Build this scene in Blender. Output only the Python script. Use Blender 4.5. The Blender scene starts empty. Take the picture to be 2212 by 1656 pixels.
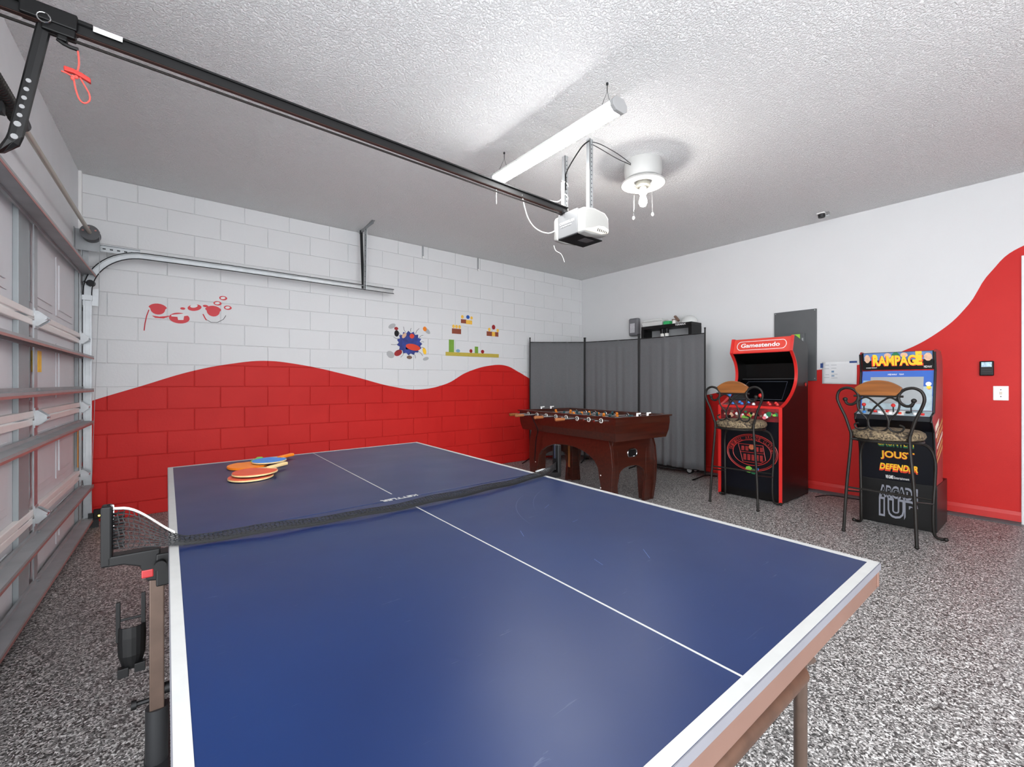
import bpy, bmesh, math, random
from mathutils import Vector, Matrix

random.seed(7)
scene = bpy.context.scene
COL = scene.collection
R = math.radians
PI = math.pi

# ------------------------------------------------------------------ camera
cam_data = bpy.data.cameras.new('camera')
cam_data.sensor_width = 36.0
cam_data.lens = 36.0 * 950.0 / 2212.0
cam_data.clip_start = 0.02
cam = bpy.data.objects.new('camera', cam_data)
COL.objects.link(cam)
cam.location = (0, 0, 1.18)
cam.rotation_euler = (R(90), 0, R(-38.6))
scene.camera = cam

# ------------------------------------------------------------------ world, exposure
world = bpy.data.worlds.new('world')
scene.world = world
world.use_nodes = True
wn = world.node_tree.nodes['Background']
wn.inputs[0].default_value = (0.93, 0.96, 1.0, 1)
wn.inputs[1].default_value = 3.2
scene.view_settings.view_transform = 'Standard'
scene.view_settings.look = 'None'
scene.view_settings.gamma = 1.0
scene.view_settings.use_curve_mapping = False
scene.view_settings.exposure = 1.13
TUBE_POWER = 27.0
BULB_POWER = 95.0

# ------------------------------------------------------------------ helpers
class MB:
    def __init__(self):
        self.v = []; self.f = []; self.mi = []
    def add(self, vs, fs, mi=0):
        n = len(self.v)
        self.v += [Vector(p) for p in vs]
        self.f += [tuple(i + n for i in f) for f in fs]
        self.mi += [mi] * len(fs)
        return self
    def box(self, x0, x1, y0, y1, z0, z1, mi=0, M=None):
        vs = [(x0,y0,z0),(x1,y0,z0),(x1,y1,z0),(x0,y1,z0),(x0,y0,z1),(x1,y0,z1),(x1,y1,z1),(x0,y1,z1)]
        if M is not None: vs = [M @ Vector(p) for p in vs]
        return self.add(vs, [(0,3,2,1),(4,5,6,7),(0,1,5,4),(1,2,6,5),(2,3,7,6),(3,0,4,7)], mi)
    def cyl(self, p0, p1, r0, r1=None, seg=12, mi=0, caps=True):
        p0 = Vector(p0); p1 = Vector(p1); r1 = r0 if r1 is None else r1
        d = (p1 - p0).normalized()
        a = d.orthogonal().normalized(); b = d.cross(a)
        vs = []
        for p, r in ((p0, r0), (p1, r1)):
            for i in range(seg):
                t = 2*PI*i/seg
                vs.append(p + (a*math.cos(t) + b*math.sin(t))*r)
        fs = [(i, (i+1) % seg, seg + (i+1) % seg, seg + i) for i in range(seg)]
        if caps: fs += [tuple(range(seg))[::-1], tuple(range(seg, 2*seg))]
        return self.add(vs, fs, mi)
    def tube(self, pts, r, seg=8, closed=False, mi=0, caps=True, flat=None):
        """sweep a circle (or an ellipse: flat=(ra,rb,up)) along points"""
        pts = [Vector(p) for p in pts]; n = len(pts)
        rs = r if isinstance(r, (list, tuple)) else [r]*n
        tang = []
        for i in range(n):
            if closed: t = pts[(i+1) % n] - pts[i-1]
            else: t = pts[min(i+1, n-1)] - pts[max(i-1, 0)]
            tang.append(t.normalized() if t.length > 1e-9 else Vector((0,0,1)))
        a = tang[0].orthogonal().normalized()
        if flat: a = Vector(flat[2]); a = (a - tang[0]*a.dot(tang[0])).normalized()
        vs = []
        for i in range(n):
            t = tang[i]
            if flat: a = Vector(flat[2])
            a = a - t*a.dot(t)
            a = a.normalized() if a.length > 1e-6 else t.orthogonal().normalized()
            b = t.cross(a)
            for k in range(seg):
                th = 2*PI*k/seg
                if flat: vs.append(pts[i] + a*math.cos(th)*flat[0] + b*math.sin(th)*flat[1])
                else: vs.append(pts[i] + (a*math.cos(th) + b*math.sin(th))*rs[i])
        fs = []
        m = n if closed else n-1
        for i in range(m):
            j = (i+1) % n
            for k in range(seg):
                l = (k+1) % seg
                fs.append((i*seg+k, i*seg+l, j*seg+l, j*seg+k))
        if caps and not closed:
            fs += [tuple(range(seg))[::-1], tuple((n-1)*seg+k for k in range(seg))]
        return self.add(vs, fs, mi)
    def prism(self, poly, axis, a, b, mi=0, M=None):
        """2D polygon extruded along x, y or z from a to b"""
        def P(u, v, w):
            return {'x': (w,u,v), 'y': (u,w,v), 'z': (u,v,w)}[axis]
        n = len(poly)
        vs = [P(u,v,a) for u,v in poly] + [P(u,v,b) for u,v in poly]
        if M is not None: vs = [M @ Vector(p) for p in vs]
        fs = [tuple(range(n))[::-1], tuple(range(n, 2*n))] + [(i,(i+1) % n, n+(i+1) % n, n+i) for i in range(n)]
        return self.add(vs, fs, mi)
    def lathe(self, prof, c=(0,0,0), seg=24, mi=0, M=None):
        vs = []; n = len(prof)
        for i in range(seg):
            t = 2*PI*i/seg
            for r, z in prof:
                p = Vector((r*math.cos(t), r*math.sin(t), z))
                if M is not None: p = M @ p
                vs.append(p + Vector(c))
        fs = []
        for i in range(seg):
            j = (i+1) % seg
            for k in range(n-1):
                fs.append((i*n+k, j*n+k, j*n+k+1, i*n+k+1))
        return self.add(vs, fs, mi)
    def ball(self, c, r, seg=12, rings=8, sc=(1,1,1), mi=0):
        prof = [(max(1e-4, r*math.sin(PI*k/rings)), -r*math.cos(PI*k/rings)) for k in range(rings+1)]
        return self.lathe(prof, c, seg, mi, Matrix.Diagonal((*sc, 1)))
    def build(self, name, mats, parent=None, smooth=False, bevel=0.0, local=False, origin=None, seg=2):
        me = bpy.data.meshes.new(name)
        off = Vector((0,0,0))
        if parent is not None and not local: off = ROOT[parent.name]
        elif parent is None and origin is not None: off = Vector(origin)
        me.from_pydata([p - off for p in self.v], [], self.f)
        if not isinstance(mats, (list, tuple)): mats = [mats]
        for m in mats: me.materials.append(m)
        if len(mats) > 1:
            for p, i in zip(me.polygons, self.mi): p.material_index = i
        bm = bmesh.new(); bm.from_mesh(me)
        bmesh.ops.remove_doubles(bm, verts=bm.verts, dist=1e-6)
        bmesh.ops.recalc_face_normals(bm, faces=bm.faces)
        bm.to_mesh(me); bm.free()
        if smooth:
            me.polygons.foreach_set('use_smooth', [True]*len(me.polygons))
            me.set_sharp_from_angle(angle=R(38))
        o = bpy.data.objects.new(name, me)
        COL.objects.link(o)
        if parent is not None:
            o.parent = parent
            ROOT[o.name] = ROOT.get(parent.name, Vector((0,0,0)))
        else:
            o.location = off
            ROOT[o.name] = off
        if bevel:
            md = o.modifiers.new('bevel', 'BEVEL'); md.width = bevel; md.segments = seg; md.limit_method = 'ANGLE'; md.angle_limit = R(40)
        return o

ROOT = {}
def thing(name, label, cat, loc=(0,0,0), rotz=0.0, group=None, kind=None):
    o = bpy.data.objects.new(name, None)
    o.empty_display_size = 0.1
    COL.objects.link(o)
    o.location = loc; o.rotation_euler = (0, 0, rotz)
    ROOT[o.name] = Vector(loc)
    return tag(o, label, cat, group, kind)
def tag(o, label=None, cat=None, group=None, kind=None):
    if label: o['label'] = label
    if cat: o['category'] = cat
    if group: o['group'] = group
    if kind: o['kind'] = kind
    return o
def lab(o, label):
    o['label'] = label; return o

def text_part(name, body, mat, parent, org, U, V, depth=0.0012, local=False, bold=0.0, shear=0.0, spacing=1.0):
    """flat lettering fitted into the parallelogram org, org+U, org+V"""
    cu = bpy.data.curves.new('t', 'FONT'); cu.body = body; cu.size = 1.0; cu.offset = bold
    cu.shear = shear; cu.space_character = spacing; cu.resolution_u = 3
    ob = bpy.data.objects.new('t', cu); COL.objects.link(ob)
    dg = bpy.context.evaluated_depsgraph_get(); dg.update()
    me0 = bpy.data.meshes.new_from_object(ob.evaluated_get(dg))
    bpy.data.objects.remove(ob); bpy.data.curves.remove(cu)
    xs = [v.co.x for v in me0.vertices]; ys = [v.co.y for v in me0.vertices]
    x0, x1, y0, y1 = min(xs), max(xs), min(ys), max(ys)
    org, U, V = Vector(org), Vector(U), Vector(V); N = U.cross(V).normalized()
    mb = MB()
    vs = [org + U*((v.co.x-x0)/(x1-x0)) + V*((v.co.y-y0)/(y1-y0)) for v in me0.vertices]
    fs = [tuple(p.vertices) for p in me0.polygons]
    mb.add([p + N*depth for p in vs], fs)
    edges = {}
    for f in fs:
        for i in range(len(f)):
            a, b = f[i], f[(i+1) % len(f)]
            k = (min(a,b), max(a,b)); edges.setdefault(k, []).append((a,b))
    n = len(vs)
    mb.v += vs
    for k, l in edges.items():
        if len(l) == 1:
            a, b = l[0]; mb.f.append((a, b, n+b, n+a)); mb.mi.append(0)
    bpy.data.meshes.remove(me0)
    return mb.build(name, mat, parent, local=local)

# ------------------------------------------------------------------ materials
def lin(r, g, b):
    f = lambda c: (c/255/12.92) if c/255 <= 0.04045 else ((c/255+0.055)/1.055)**2.4
    return (f(r), f(g), f(b), 1)
def new_mat(name):
    m = bpy.data.materials.new(name); m.use_nodes = True
    nt = m.node_tree; b = nt.nodes['Principled BSDF']
    return m, nt, b
def coords(nt, kind='Object'):
    if kind == 'World':
        return nt.nodes.new('ShaderNodeNewGeometry').outputs['Position']
    return nt.nodes.new('ShaderNodeTexCoord').outputs[kind]
def M(name, col, rough=0.5, metal=0.0, var=0.06, vscale=8.0, bump=0.0, bscale=60.0, spec=0.5, stretch=None, coat=0.0, bdist=0.002):
    m, nt, b = new_mat(name)
    c = lin(*col)
    co = coords(nt)
    if stretch:
        mp = nt.nodes.new('ShaderNodeMapping'); mp.inputs['Scale'].default_value = stretch
        nt.links.new(co, mp.inputs[0]); co = mp.outputs[0]
    nz = nt.nodes.new('ShaderNodeTexNoise'); nz.inputs['Scale'].default_value = vscale; nz.inputs['Detail'].default_value = 4
    nt.links.new(co, nz.inputs['Vector'])
    rp = nt.nodes.new('ShaderNodeValToRGB')
    rp.color_ramp.elements[0].position = 0.3; rp.color_ramp.elements[1].position = 0.7
    rp.color_ramp.elements[0].color = tuple(x*(1-var) for x in c[:3]) + (1,)
    rp.color_ramp.elements[1].color = tuple(min(1, x*(1+var)) for x in c[:3]) + (1,)
    nt.links.new(nz.outputs['Fac'], rp.inputs[0]); nt.links.new(rp.outputs[0], b.inputs['Base Color'])
    b.inputs['Roughness'].default_value = rough; b.inputs['Metallic'].default_value = metal
    b.inputs['Specular IOR Level'].default_value = spec
    b.inputs['Coat Weight'].default_value = coat
    if bump:
        n2 = nt.nodes.new('ShaderNodeTexNoise'); n2.inputs['Scale'].default_value = bscale; n2.inputs['Detail'].default_value = 3
        nt.links.new(co, n2.inputs['Vector'])
        bp = nt.nodes.new('ShaderNodeBump'); bp.inputs['Strength'].default_value = bump; bp.inputs['Distance'].default_value = bdist
        nt.links.new(n2.outputs['Fac'], bp.inputs['Height']); nt.links.new(bp.outputs[0], b.inputs['Normal'])
    return m
def emit(name, col, strength):
    m, nt, b = new_mat(name)
    b.inputs['Base Color'].default_value = (*col, 1)
    b.inputs['Emission Color'].default_value = (*col, 1)
    b.inputs['Emission Strength'].default_value = strength
    return m

def paint_wall(name, axis, curve, lo, hi, bscale, bstr, rough=0.55):
    """white over red paint with a wavy border at height curve(axis)"""
    m, nt, b = new_mat(name)
    N = nt.nodes; L = nt.links
    pos = coords(nt, 'World')
    sx = N.new('ShaderNodeSeparateXYZ'); L.new(pos, sx.inputs[0])
    mr = N.new('ShaderNodeMapRange'); mr.inputs['From Min'].default_value = lo; mr.inputs['From Max'].default_value = hi
    L.new(sx.outputs[axis], mr.inputs['Value'])
    fc = N.new('ShaderNodeFloatCurve')
    cv = fc.mapping.curves[0]
    pts = sorted([((x-lo)/(hi-lo), z/3.0) for x, z in curve])
    cv.points[0].location = pts[0]; cv.points[1].location = pts[-1]
    for p in pts[1:-1]: cv.points.new(*p)
    fc.mapping.update()
    L.new(mr.outputs[0], fc.inputs['Value'])
    zz = N.new('ShaderNodeMath'); zz.operation = 'DIVIDE'; zz.inputs[1].default_value = 3.0
    L.new(sx.outputs[2], zz.inputs[0])
    lt = N.new('ShaderNodeMath'); lt.operation = 'LESS_THAN'
    L.new(zz.outputs[0], lt.inputs[0]); L.new(fc.outputs[0], lt.inputs[1])
    nz = N.new('ShaderNodeTexNoise'); nz.inputs['Scale'].default_value = 3.0; nz.inputs['Detail'].default_value = 5
    L.new(pos, nz.inputs['Vector'])
    def ramp(a, c):
        r = N.new('ShaderNodeValToRGB'); r.color_ramp.elements[0].color = a; r.color_ramp.elements[1].color = c
        r.color_ramp.elements[0].position = .35; r.color_ramp.elements[1].position = .65
        L.new(nz.outputs['Fac'], r.inputs[0]); return r
    wr = ramp((.675,.68,.685,1), (.685,.69,.695,1)); rr = ramp((.53,.013,.011,1), (.56,.016,.013,1))
    mx = N.new('ShaderNodeMix'); mx.data_type = 'RGBA'
    L.new(lt.outputs[0], mx.inputs['Factor']); L.new(wr.outputs[0], mx.inputs[6]); L.new(rr.outputs[0], mx.inputs[7])
    L.new(mx.outputs[2], b.inputs['Base Color'])
    b.inputs['Roughness'].default_value = rough; b.inputs['Specular IOR Level'].default_value = .25
    n2 = N.new('ShaderNodeTexNoise'); n2.inputs['Scale'].default_value = bscale; n2.inputs['Detail'].default_value = 4
    L.new(pos, n2.inputs['Vector'])
    bp = N.new('ShaderNodeBump'); bp.inputs['Strength'].default_value = bstr; bp.inputs['Distance'].default_value = .003
    L.new(n2.outputs['Fac'], bp.inputs['Height']); L.new(bp.outputs[0], b.inputs['Normal'])
    return m

BLOCK_CURVE = [(-.6,.97),(-.483,1.023),(-.154,1.151),(.249,1.303),(.547,1.376),(.831,1.414),(1.139,1.389),(1.732,1.266),(2.241,1.14),(2.553,1.103),(2.957,1.168),(3.323,1.34),(3.718,1.44),(3.971,1.447),(4.237,1.355),(4.375,1.294),(5.0,1.02),(5.7,.9)]
RIGHT_CURVE = [(-1.6,2.5),(-.4,2.46),(.203,2.336),(.393,2.150),(.533,1.877),(.713,1.666),(.991,1.488),(1.331,1.372),(1.681,1.33),(2.2,1.26),(2.86,1.047),(3.6,.93),(4.4,.9),(5.2,.9)]
m_block = paint_wall('painted_block', 0, BLOCK_CURVE, -.6, 5.7, 55, .35)
m_drywall = paint_wall('painted_drywall', 1, RIGHT_CURVE, -1.6, 5.2, 140, .25, .5)

def ceiling_mat():
    m, nt, b = new_mat('textured_ceiling'); N = nt.nodes; L = nt.links
    pos = coords(nt, 'World')
    b.inputs['Base Color'].default_value = (.93,.93,.925,1); b.inputs['Roughness'].default_value = .85
    n1 = N.new('ShaderNodeTexNoise'); n1.inputs['Scale'].default_value = 85; n1.inputs['Detail'].default_value = 4; n1.inputs['Roughness'].default_value = .6
    L.new(pos, n1.inputs['Vector'])
    rp = N.new('ShaderNodeValToRGB'); rp.color_ramp.elements[0].position = .42; rp.color_ramp.elements[1].position = .62
    L.new(n1.outputs['Fac'], rp.inputs[0])
    bp = N.new('ShaderNodeBump'); bp.inputs['Strength'].default_value = .9; bp.inputs['Distance'].default_value = .009
    L.new(rp.outputs[0], bp.inputs['Height']); L.new(bp.outputs[0], b.inputs['Normal'])
    return m
def floor_mat():
    m, nt, b = new_mat('flake_epoxy'); N = nt.nodes; L = nt.links
    pos = coords(nt, 'World')
    n0 = N.new('ShaderNodeTexNoise'); n0.inputs['Scale'].default_value = 60; n0.inputs['Detail'].default_value = 2
    L.new(pos, n0.inputs['Vector'])
    ad = N.new('ShaderNodeVectorMath'); ad.operation = 'MULTIPLY_ADD'; ad.inputs[1].default_value = (.02,.02,.0)
    L.new(n0.outputs['Color'], ad.inputs[0]); L.new(pos, ad.inputs[2])
    vo = N.new('ShaderNodeTexVoronoi'); vo.inputs['Scale'].default_value = 185
    L.new(ad.outputs[0], vo.inputs['Vector'])
    sp = N.new('ShaderNodeSeparateColor'); L.new(vo.outputs['Color'], sp.inputs[0])
    rp = N.new('ShaderNodeValToRGB'); cr = rp.color_ramp; cr.interpolation = 'CONSTANT'
    cols = [(0,(.03,.029,.028)),(.24,(.095,.092,.089)),(.44,(.21,.203,.196)),(.64,(.36,.345,.33)),(.82,(.55,.54,.525)),(.95,(.76,.75,.735))]
    cr.elements[0].position = 0; cr.elements[0].color = (*cols[0][1],1)
    cr.elements[1].position = cols[1][0]; cr.elements[1].color = (*cols[1][1],1)
    for p, c in cols[2:]:
        e = cr.elements.new(p); e.color = (*c,1)
    L.new(sp.outputs[0], rp.inputs[0]); L.new(rp.outputs[0], b.inputs['Base Color'])
    b.inputs['Roughness'].default_value = .48
    bp = N.new('ShaderNodeBump'); bp.inputs['Strength'].default_value = .35; bp.inputs['Distance'].default_value = .0015
    L.new(sp.outputs[1], bp.inputs['Height']); L.new(bp.outputs[0], b.inputs['Normal'])
    return m
m_ceil = ceiling_mat(); m_floor = floor_mat()
m_white_wall = M('white_wall_paint', (214,215,217), .6, var=.02, bump=.2, bscale=120)
m_white = M('white_paint', (228,228,226), .45, var=.02)
m_trimwhite = M('white_trim', (226,228,230), .4, var=.02)
m_redbase = M('red_trim_paint', (196,36,32), .4, var=.05, bump=.2, bscale=40)
m_kerb = M('grey_kerb', (86,88,90), .6, var=.1)
m_galv = M('galvanised_steel', (172,175,177), .38, .7, var=.08, vscale=14)
m_galv_dull = M('dull_galvanised', (158,161,163), .5, .25, var=.08, vscale=10)
m_doorpanel = M('door_skin', (206,207,210), .5, var=.02)
m_doorgrey = M('door_stile_grey', (150,156,158), .5, .2, var=.04)
m_doorlight = M('door_joint_light', (226,220,216), .45, var=.03)
m_redlip = M('strut_lip_red_reflection', (172,120,114), .5, .3, var=.06)  # red wall's reflection painted into the strut lip colour
m_black = M('black_powder_coat', (14,14,15), .45, var=.1, spec=.35)
m_blackpl = M('black_plastic', (9,9,10), .45, var=.1, spec=.3)
m_dark = M('dark_grey_steel', (34,35,37), .5, .2, var=.08)
m_chain = M('dark_chain', (32,28,26), .5, .5, var=.2, vscale=80)
m_spring = M('black_spring', (48,46,44), .4, .6, var=.2, vscale=30)
m_wooddark = M('dark_mahogany', (56,21,11), .28, var=.35, vscale=3, stretch=(1,14,14), coat=.4)
m_woodworn = M('worn_wood', (150,96,52), .6, var=.3, vscale=6)
m_woodrail = M('honey_oak', (132,78,30), .38, var=.28, vscale=3.0, stretch=(14,1,14), coat=.3)
m_iron = M('wrought_iron', (30,27,24), .5, .4, var=.2, vscale=20, bump=.2)
m_fabric_grey = M('grey_cloth', (98,99,101), .9, var=.05, vscale=60, bump=.3, bscale=500)
m_chrome = M('chrome', (205,205,205), .18, 1.0, var=.02)
m_wplast = M('white_plastic', (236,235,230), .35, var=.02)
m_cream = M('cream_plastic', (222,214,196), .5, var=.03)
m_cord_red = M('red_cord', (226,92,82), .7, var=.1)
m_handle_red = M('red_plastic', (200,52,44), .45, var=.04)
m_blue_ttop = None
m_line = M('white_line_paint', (166,166,164), .4, var=.03, vscale=30)
m_apron = M('taupe_steel_apron', (122,92,80), .42, .35, var=.05)
m_ttube = M('brown_steel_tube', (84,68,59), .4, .4, var=.12, vscale=20)
m_ttedge = M('grey_edge_band', (108,108,114), .5, var=.05)
m_net = M('black_net_cord', (9,10,13), .6, var=.2, spec=.4)
m_tape = M('white_tape', (232,230,226), .7, var=.03)
m_orange = M('orange_rubber', (236,128,20), .45, var=.04)
m_redrub = M('worn_red_rubber', (208,82,52), .6, var=.06, vscale=15)
m_green = M('lime_green_plastic', (120,188,70), .5, var=.04)
m_bluep = M('bright_blue', (52,128,206), .5, var=.15, vscale=60)
m_ply = M('pale_plywood', (226,196,140), .55, var=.12, vscale=4, stretch=(1,20,1))
m_pink = M('pink_plastic', (236,120,130), .5, var=.04)
m_red = M('gloss_red', (206,40,36), .35, var=.03)
m_redmarq = M('marquee_red', (212,62,48), .4, var=.03)
m_cabblk = M('cabinet_black', (9,8,8), .35, var=.1, spec=.35)
m_navy = M('navy_black', (6,8,17), .35, var=.1, spec=.35)
m_screen = M('dark_screen', (10,11,14), .12, var=.05)
m_greyscr = M('grey_lcd_screen', (150,154,156), .12, var=.08, vscale=3)
m_bluebez = M('blue_bezel', (26,84,170), .35, var=.1, vscale=4)
m_skyb = M('light_blue_print', (120,160,190), .4, var=.1)
m_greyb = M('pale_grey_print', (158,176,184), .4, var=.1, vscale=30)
m_yellow = M('yellow_print', (240,190,40), .45, var=.03)
m_ored = M('orange_red_print', (214,62,36), .45, var=.03)
m_tan = M('tan_print', (208,168,140), .5, var=.12, vscale=40)
m_dgreen = M('dark_green_print', (30,110,70), .45, var=.1)
m_wprint = M('white_print', (232,232,230), .45, var=.02)
m_gprint = M('grey_print', (128,130,140), .45, var=.03)
m_dred = M('dark_red_print', (150,24,28), .4, var=.06)
m_maroon = M('maroon_line_print', (172,44,40), .45, var=.12)
m_brass = M('brass_edge', (150,112,58), .4, .4, var=.1)
m_gold = M('gold_stripe', (196,150,86), .45, var=.05)
m_panelgrey = M('panel_grey', (84,86,88), .45, .2, var=.04)
m_paper = M('paper', (232,233,234), .8, var=.01)
m_tapeblue = M('blue_tape', (44,72,132), .7, var=.06)
m_yel = M('yellow_sticker', (240,186,20), .5, var=.03)
m_orst = M('orange_sticker', (232,160,30), .5, var=.03)
m_bin = M('clear_bin_plastic', (206,208,206), .3, var=.03)
m_greenbox = M('green_box', (46,168,96), .5, var=.03)
m_brown = M('brown_plastic', (112,88,74), .5, var=.05)
m_greydev = M('grey_device', (112,112,116), .5, var=.04)
m_greylt = M('light_grey_panel', (168,169,170), .6, var=.03)
m_tube = emit('lit_tube_diffuser', (1.0,1.0,1.0), TUBE_POWER)
m_bulb = emit('lit_bulb', (1.0,.97,.92), BULB_POWER)
m_led = emit('amber_led', (1.0,.55,.05), 6)
m_redrubber2 = m_redrub

def seat_mat():
    m, nt, b = new_mat('patterned_seat_fabric'); N = nt.nodes; L = nt.links
    co = coords(nt)
    n1 = N.new('ShaderNodeTexNoise'); n1.inputs['Scale'].default_value = 26; n1.inputs['Detail'].default_value = 5; n1.inputs['Distortion'].default_value = 2.0
    L.new(co, n1.inputs['Vector'])
    rp = N.new('ShaderNodeValToRGB'); cr = rp.color_ramp
    cr.elements[0].position = .40; cr.elements[0].color = (.035,.026,.018,1)
    cr.elements[1].position = .62; cr.elements[1].color = (.27,.205,.12,1)
    e = cr.elements.new(.5); e.color = (.15,.11,.065,1)
    L.new(n1.outputs['Fac'], rp.inputs[0]); L.new(rp.outputs[0], b.inputs['Base Color']); b.inputs['Roughness'].default_value = .9
    bp = N.new('ShaderNodeBump'); bp.inputs['Strength'].default_value = .5; bp.inputs['Distance'].default_value = .004
    L.new(n1.outputs['Fac'], bp.inputs['Height']); L.new(bp.outputs[0], b.inputs['Normal'])
    return m
m_seat = seat_mat()
def table_mat():
    m, nt, b = new_mat('blue_table_paint'); N = nt.nodes; L = nt.links
    co = coords(nt)
    n1 = N.new('ShaderNodeTexNoise'); n1.inputs['Scale'].default_value = 2.2; n1.inputs['Detail'].default_value = 5
    L.new(co, n1.inputs['Vector'])
    rp = N.new('ShaderNodeValToRGB'); cr = rp.color_ramp
    cr.elements[0].position = .3; cr.elements[0].color = lin(6,28,68); cr.elements[1].position = .7; cr.elements[1].color = lin(9,34,76)
    L.new(n1.outputs['Fac'], rp.inputs[0])
    # fine pale scratches
    mp = N.new('ShaderNodeMapping'); mp.inputs['Rotation'].default_value = (0,0,.6); mp.inputs['Scale'].default_value = (3,26,1)
    L.new(co, mp.inputs[0])
    n2 = N.new('ShaderNodeTexNoise'); n2.inputs['Scale'].default_value = 4; n2.inputs['Detail'].default_value = 6; n2.inputs['Distortion'].default_value = .6
    L.new(mp.outputs[0], n2.inputs['Vector'])
    r2 = N.new('ShaderNodeValToRGB'); r2.color_ramp.elements[0].position = .70; r2.color_ramp.elements[1].position = .76
    L.new(n2.outputs['Fac'], r2.inputs[0])
    mx = N.new('ShaderNodeMix'); mx.data_type = 'RGBA'
    mul = N.new('ShaderNodeMath'); mul.operation = 'MULTIPLY'; mul.inputs[1].default_value = .10
    L.new(r2.outputs[0], mul.inputs[0]); L.new(mul.outputs[0], mx.inputs['Factor'])
    L.new(rp.outputs[0], mx.inputs[6]); mx.inputs[7].default_value = (.5,.55,.65,1)
    L.new(mx.outputs[2], b.inputs['Base Color'])
    b.inputs['Specular IOR Level'].default_value = .38
    n3 = N.new('ShaderNodeTexNoise'); n3.inputs['Scale'].default_value = 5; n3.inputs['Detail'].default_value = 6
    L.new(co, n3.inputs['Vector'])
    mr = N.new('ShaderNodeMapRange'); mr.inputs['To Min'].default_value = .32; mr.inputs['To Max'].default_value = .42
    L.new(n3.outputs['Fac'], mr.inputs['Value']); L.new(mr.outputs[0], b.inputs['Roughness'])
    return m
m_blue_ttop = table_mat()

# ================================================================== the room
CEIL = 2.95; YB = 5.15; XR = 5.65; YN = -2.0
OX, OY = -.535, 5.15; DA = R(1.8)     # garage door wall: a touch off square
def DW(s, d, z):                      # along the door wall from the corner, off the wall, height
    return Vector((OX + math.cos(DA)*d - math.sin(DA)*s, OY - math.sin(DA)*d - math.cos(DA)*s, z))

mb = MB(); mb.box(-.9, XR+.9, YN-.4, YB+.2, -.12, 0)
tag(mb.build('floor', m_floor), 'grey speckled flake-coated concrete garage floor', 'floor', kind='structure')
mb = MB(); mb.box(-.9, XR+.14, YN, YB+.2, CEIL, CEIL+.12)
tag(mb.build('ceiling', m_ceil), 'white textured garage ceiling', 'ceiling', kind='structure')

# block wall: mortar bed behind, then every block
wb = MB(); wb.box(-.75, XR+.14, YB+.004, YB+.19, 0, CEIL)
wall_back = tag(wb.build('wall_back', m_block, origin=(2.5, YB, 0)), 'painted concrete block wall with a red wave below white', 'wall', kind='structure')
LINES = [0] + [.1265 + .2045*k for k in range(14)] + [CEIL]
block_cache = {}
def block_mesh(w, h):
    key = (round(w,3), round(h,3))
    if key in block_cache: return block_cache[key]
    j = .0028; c = .0028; d = .0075
    x0, x1, z0, z1 = j, w-j, j, h-j
    vs = [(x0,0,z0),(x1,0,z0),(x1,0,z1),(x0,0,z1),(x0,-d+c,z0),(x1,-d+c,z0),(x1,-d+c,z1),(x0,-d+c,z1),
          (x0+c,-d,z0+c),(x1-c,-d,z0+c),(x1-c,-d,z1-c),(x0+c,-d,z1-c)]
    fs = [(0,1,2,3),(0,4,5,1),(1,5,6,2),(2,6,7,3),(3,7,4,0),(4,8,9,5),(5,9,10,6),(6,10,11,7),(7,11,8,4),(8,11,10,9)]
    me = bpy.data.meshes.new('block'); me.from_pydata(vs, [], fs); me.materials.append(m_block)
    bm = bmesh.new(); bm.from_mesh(me); bmesh.ops.recalc_face_normals(bm, faces=bm.faces); bm.to_mesh(me); bm.free()
    block_cache[key] = me
    return me
XL = -.545
for r in range(len(LINES)-1):
    z0, z1 = LINES[r], LINES[r+1]
    if z1 - z0 < .02: continue
    off = -.163 if r % 2 == 0 else .045
    # row with z1=1.763 (index 8) carries joints at -.163
    xs = []
    x = off - .4105*3
    while x < XR + .5:
        xs.append(x); x += .4105
    cuts = [XL] + [q for q in xs if XL+.03 < q < XR-.03] + [XR]
    for a, b2 in zip(cuts[:-1], cuts[1:]):
        me = block_mesh(b2-a, z1-z0)
        o = bpy.data.objects.new('block', me); COL.objects.link(o)
        o.parent = wall_back; o.location = (a-2.5, .004 - random.uniform(0,.0012), z0)

# drywall on the right with a door opening beyond the frame
DOOR_Y0, DOOR_Y1, DOOR_Z = -.76, .155, 2.19
wr = MB()
wr.box(XR, XR+.12, DOOR_Y1, YB, 0, CEIL); wr.box(XR, XR+.12, YN, DOOR_Y0, 0, CEIL); wr.box(XR, XR+.12, DOOR_Y0, DOOR_Y1, DOOR_Z, CEIL)
tag(wr.build('wall_right', m_drywall, origin=(XR, 2, 0)), 'smooth drywall with red wave rising to the right', 'wall', kind='structure')
wf = MB(); wf.box(2.6, XR+.14, YN-.12, YN, 0, CEIL)  # unseen part wall, added and left open on one side to shape daylight
tag(wf.build('wall_front', m_white_wall, origin=(2.5,YN,0)), 'unseen part-width white wall behind the viewer, added to shape daylight', 'wall', kind='structure')
dd = MB(); dd.box(XR+.03, XR+.07, DOOR_Y0, DOOR_Y1, .004, DOOR_Z)
tag(dd.build('door_2', m_trimwhite, origin=(XR,-.3,0)), 'white door at the right edge', 'door', kind='structure')
tr = MB()
tr.box(XR-.018, XR, DOOR_Y1, DOOR_Y1+.062, 0, DOOR_Z+.06); 
tr.box(XR-.018, XR, DOOR_Y0, DOOR_Y1, DOOR_Z, DOOR_Z+.06)
tr.box(XR-.005, XR+.12, DOOR_Y1-.018, DOOR_Y1, 0, DOOR_Z)
tag(tr.build('trim_1', m_trimwhite, origin=(XR,0,0), bevel=.003), 'white door casing at the right edge', 'trim', kind='structure')
bb = MB()
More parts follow.
